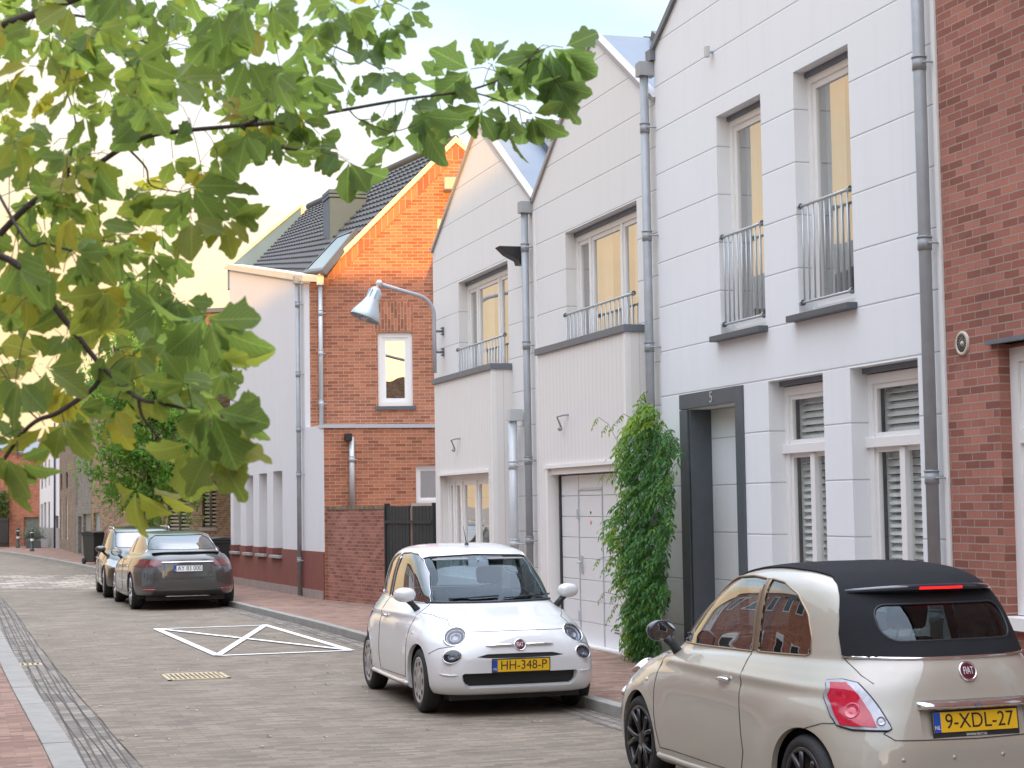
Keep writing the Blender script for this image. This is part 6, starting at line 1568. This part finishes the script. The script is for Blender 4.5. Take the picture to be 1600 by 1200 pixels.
    if spec.get('rails'):
        mb = MB()
        for s in (1, -1): mb.tube([(.3, s*.60, 1.43), (.15, s*.60, 1.475), (-1.6, s*.58, 1.475), (-1.75, s*.58, 1.42)], .014, 8)
        mb.build('roof_rail', ALU, t)
    mb = MB(); mb.box((-1.9, -W+.12, .2), (1.5, W-.12, .42)); mb.box((1.0, -W+.2, .42), (1.3, W-.2, .85)); mb.build('cabin_floor', plain('cabin_dark', (.025, .027, .03), .8), t)
    for x_, y_ in ((.3, .38), (.3, -.38), (-.7, .38), (-.7, -.38)): seat(t, x_, y_, SEATM, .38, 1.16)
    mb = MB(); mb.box((-2.1, -.72, .17), (2.1, .72, .26)); mb.build('underbody', BLACKP, t)
    finish(bm, 'body', pm, t); return t
SEDAN = dict(keys=[(2.30, -2.30, .84, 4.2, 4.2, .20, .18, .25, 0, .02, .02), (2.42, -2.42, .93, 5.5, 5.5, .24, .21, .30, 0, .02, .02), (2.48, -2.47, .965, 5.3, 5.5, .35, .32, .42, 0, .03, .02), (2.49, -2.49, .975, 5, 5.2, .50, .50, .55, 0, .03, .03),
    (2.46, -2.48, .975, 4.6, 5, .60, .66, .68, 0, .03, .03), (2.40, -2.47, .96, 4.2, 4.4, .68, .80, .80, 0, .04, .03), (2.28, -2.45, .93, 3.3, 3.8, .74, .91, .92, 0, .05, .04), (2.10, -2.40, .88, 3.3, 3.7, .80, .965, 1.0, 0, .06, .05),
    (1.25, -2.28, .81, 3.8, 3.6, .96, 1.0, 1.045, -.1, .03, .06), (1.12, -2.05, .78, 4, 3.6, 1.03, 1.05, 1.09, -.1, .02, .06), (.80, -1.75, .72, 4, 3.6, 1.19, 1.20, 1.20, -.2, .02, .06), (.42, -1.25, .64, 4, 3.6, 1.34, 1.345, 1.34, -.25, .02, .05), (.20, -.95, .56, 3.6, 3.4, 1.40, 1.41, 1.395, -.3, .02, .04), (-.1, -.7, .38, 3, 3, 1.43, 1.44, 1.425, -.35, 0, 0), (-.3, -.5, .15, 2.2, 2.2, 1.44, 1.445, 1.44, -.4, 0, 0)],
    ax=(1.48, -1.48), side=[[(1.0, 1.03), (.78, 1.14), (.40, 1.30), (.15, 1.36), (-.20, 1.375), (-.22, 1.02)], [(-.28, 1.02), (-.26, 1.375), (-.70, 1.36), (-1.10, 1.29), (-1.50, 1.15), (-1.62, 1.06), (-1.50, 1.03)]],
    ws=[(-.72, 1.02), (-.60, 1.33), (.60, 1.33), (.72, 1.02), (0, .99)], rw=[(-.66, 1.115), (-.55, 1.30), (-.44, 1.365), (.44, 1.365), (.55, 1.30), (.66, 1.115), (0, 1.10)],
    tail=[(.42, .855), (.50, .925), (.90, .93), (.965, .87), (.93, .80), (.50, .80)], head=[(.55, .60), (.62, .72), (.90, .75), (.88, .62)], xr=-2.49, w=.975, mx=.85, doors=(1.0, -.24, -1.25), bar=.875, pz=.765, plate='AY 83 000', pst='dk', lip=True)
ESTATE = dict(keys=[(2.10, -2.12, .80, 4.2, 4.2, .22, .19, .26, 0, .02, .02), (2.22, -2.22, .87, 5.5, 5.5, .26, .22, .30, 0, .02, .02), (2.28, -2.27, .90, 5.2, 5.5, .36, .33, .42, 0, .03, .02), (2.29, -2.28, .91, 5, 5.2, .50, .50, .55, 0, .04, .02),
    (2.27, -2.27, .91, 4.6, 5, .62, .68, .70, 0, .05, .03), (2.20, -2.25, .895, 3.2, 4, .72, .84, .85, 0, .06, .03), (2.05, -2.23, .86, 3.2, 4, .80, .93, .95, 0, .08, .03), (1.15, -2.18, .80, 3.8, 4, 1.0, 1.0, 1.02, -.1, .03, .03),
    (1.02, -2.12, .775, 4, 4, 1.07, 1.08, 1.10, -.15, .02, .03), (.68, -1.98, .72, 4.2, 4, 1.24, 1.26, 1.26, -.3, .02, .04), (.38, -1.85, .66, 4, 4, 1.39, 1.40, 1.39, -.4, .02, .04), (.20, -1.72, .58, 3.6, 3.8, 1.44, 1.45, 1.435, -.45, .02, .03), (-.1, -1.4, .40, 3, 3.2, 1.47, 1.485, 1.465, -.5, 0, 0), (-.3, -1.1, .15, 2.2, 2.2, 1.485, 1.49, 1.48, -.6, 0, 0)],
    ax=(1.35, -1.35), side=[[(.95, 1.04), (.68, 1.18), (.36, 1.34), (.15, 1.40), (-.22, 1.41), (-.24, 1.02)], [(-.30, 1.02), (-.28, 1.41), (-1.10, 1.40), (-1.12, 1.03)], [(-1.18, 1.03), (-1.16, 1.40), (-1.62, 1.37), (-1.85, 1.15), (-1.80, 1.06)]],
    ws=[(-.72, 1.06), (-.62, 1.37), (.62, 1.37), (.72, 1.06), (0, 1.03)], rw=[(-.62, 1.06), (-.56, 1.34), (.56, 1.34), (.62, 1.06)],
    tail=[(.70, .75), (.72, 1.0), (.86, 1.0), (.90, .78)], head=[(.50, .66), (.60, .78), (.86, .84), (.88, .72), (.70, .65)], xr=-2.29, w=.91, mx=.78, doors=(.95, -.26, -1.15), bar=.80, pz=.70, plate='', pst='dk', rails=True)
big_car('parked_car', (4.02, 36.55, 0), R(91), 'grey brown executive saloon seen from behind with a white AY 83 000 plate', P_GREY, SEDAN, 'cars parked along the kerb')
es = big_car('parked_car', (3.88, 41.35, 0), R(-91), 'dark estate car facing us, parked nose to tail behind the grey saloon', P_DARK, ESTATE, 'cars parked along the kerb')
def copy_tree(o, parent=None):
    c = o.copy(); COL.objects.link(c)
    if parent is not None: c.parent = parent
    for ch in list(o.children): copy_tree(ch, c)
    return c
fc = copy_tree(es); q = atD(-8, 855, 88); fc.location = (q.x-1.0, q.y, 0); fc.rotation_euler = (0, 0, R(-80)); fc['label'] = 'black car half cut off at the far left end of the street'; fc['group'] = 'cars parked along the kerb'
# wheelie bins
def bin_(px, y, D, label, rz):
    p = atD(px, y, D); b = root('wheelie_bin', (p.x, p.y, .1), label, 'bin', 'black wheelie bins')
    M_ = Matrix.Translation((p.x, p.y, .1)) @ Matrix.Rotation(rz, 4, 'Z'); mb = MB()
    lo = [(-.24, -.27, .06), (.24, -.27, .06), (.24, .27, .06), (-.24, .27, .06)]; hi = [(-.29, -.34, .98), (.29, -.34, .98), (.29, .34, .98), (-.29, .34, .98)]
    mb.add([M_ @ V(q) for q in lo+hi], [(3,2,1,0),(0,1,5,4),(1,2,6,5),(2,3,7,6),(3,0,4,7),(4,5,6,7)]); mb.box((-.31, -.36, .93), (.31, .36, .99), M_); mb.build('bin_body', plain('bin_black', (.022, .026, .026), .55), b, bevel=.02)
    mb = MB(); mb.prism([M_ @ V(q) for q in ((-.32, -.38, .995), (-.32, .38, .995), (-.32, .40, 1.03), (-.32, .0, 1.08), (-.32, -.38, 1.04))], M_.to_3x3() @ V((.64, 0, 0))); mb.build('lid', plain('bin_black', (.022, .026, .026), .55), b, bevel=.01)
    mb = MB(); mb.tube([M_ @ V((-.25, .42, 1.0)), M_ @ V((.25, .42, 1.0))], .015, 8); mb.build('handle', BLACKP, b)
    for s in (1, -1): mb = MB(); mb.lathe([(-.025, 0), (-.025, .10), (.025, .10), (.025, 0)], M_ @ Matrix.Translation((s*.25, .28, .10)) @ Matrix.Rotation(R(90), 4, 'Y'), 16); mb.build('wheel', RUBBER, b)
bin_(149, 860, 60, 'black wheelie bin at the far end, left of the dark estate car', R(30))
bin_(343, 880, 43.3, 'black wheelie bin right behind the grey saloon, against the white corner house', R(-80))
# ================================================================ the other side of the street (seen only in reflections, casts the evening shade)
SHADOW_H = 10.9
def block(label, x0, x1, y0, y1, h, ridge, mat, wins=True):
    t = root('terraced_house', ((x0+x1)/2, (y0+y1)/2, .1), label, 'house')
    mb = MB(); mb.box((x0, y0, .05), (x1, y1, h)); mb.build('wall', mat, t)
    mb = MB(); xm = (x0+x1)/2; mb.prism([(x0-.2, y0, h), (x1+.2, y0, h), (xm, y0, ridge)], (0, y1-y0, 0)); mb.build('roof', TILES, t)
    if wins:
        y = y0+1.0
        fx = Fac((x1, 0), (0, -1)) 
        while y < y1-1.6:
            for z in (1.0, 4.0):
                w_ = MB(); w_.box((x1, y, z), (x1+.05, y+1.2, z+1.6)); f_ = w_.build('window', FRAME_W, t)
                w_ = MB(); w_.box((x1+.05, y+.1, z+.1), (x1+.055, y+1.1, z+1.5)); w_.build('pane', plain('pane_dark', (.03, .035, .04), .12), f_)
            y += 2.4
ys = [(-14, -5, 5.7, 7.7), (-5, 4, 6.0, 7.9), (4, 13, 6.6, 9.0), (13, 21, 5.6, 7.9), (21, 30, 6.4, 8.8), (30, 38, 5.8, 8.3), (38, 47, 6.4, 8.6)]
mats_ = [BR_RED, WHT_E, BR_F, BR_E, BR_RED, WHT_E, BR_F]
names_ = ['dark red brick terraced house with white windows, first of the row opposite', 'white plastered terraced house between two dark brick ones opposite', 'brown brick terraced house, tallest of the row opposite', 'orange brick low terraced house of the row opposite', 'dark red brick terraced house between the orange and the white one opposite', 'white plastered terraced house near the far end of the row opposite', 'brown brick terraced house at the far end of the row opposite']
for (a, b, h, r_), m, n in zip(ys, mats_, names_): block(n, -10.5, -2.8, a, b, h, r_, m)
block('unseen long brick block added behind the camera to shade the street', -30, -2.95, -36, -28, 8.8, 8.81, BR_F, False)  # added out of view; its height sets the shadow line on the gable
block('unseen tall brick block added behind the camera to keep low sun off the white fronts', -2.9, 30, -36, -28, 11.8, 11.81, BR_RED, False)  # taller added blocker, keeps the low sun off the white fronts
sc.render.engine = 'CYCLES'
sc.cycles.max_bounces = 8; sc.cycles.transparent_max_bounces = 16; sc.cycles.glossy_bounces = 4; sc.cycles.diffuse_bounces = 4
sc.cycles.use_denoising = True
for o in list(sc.objects):
    for k in ('_local', '_loc_v'):
        if k in o: del o[k]
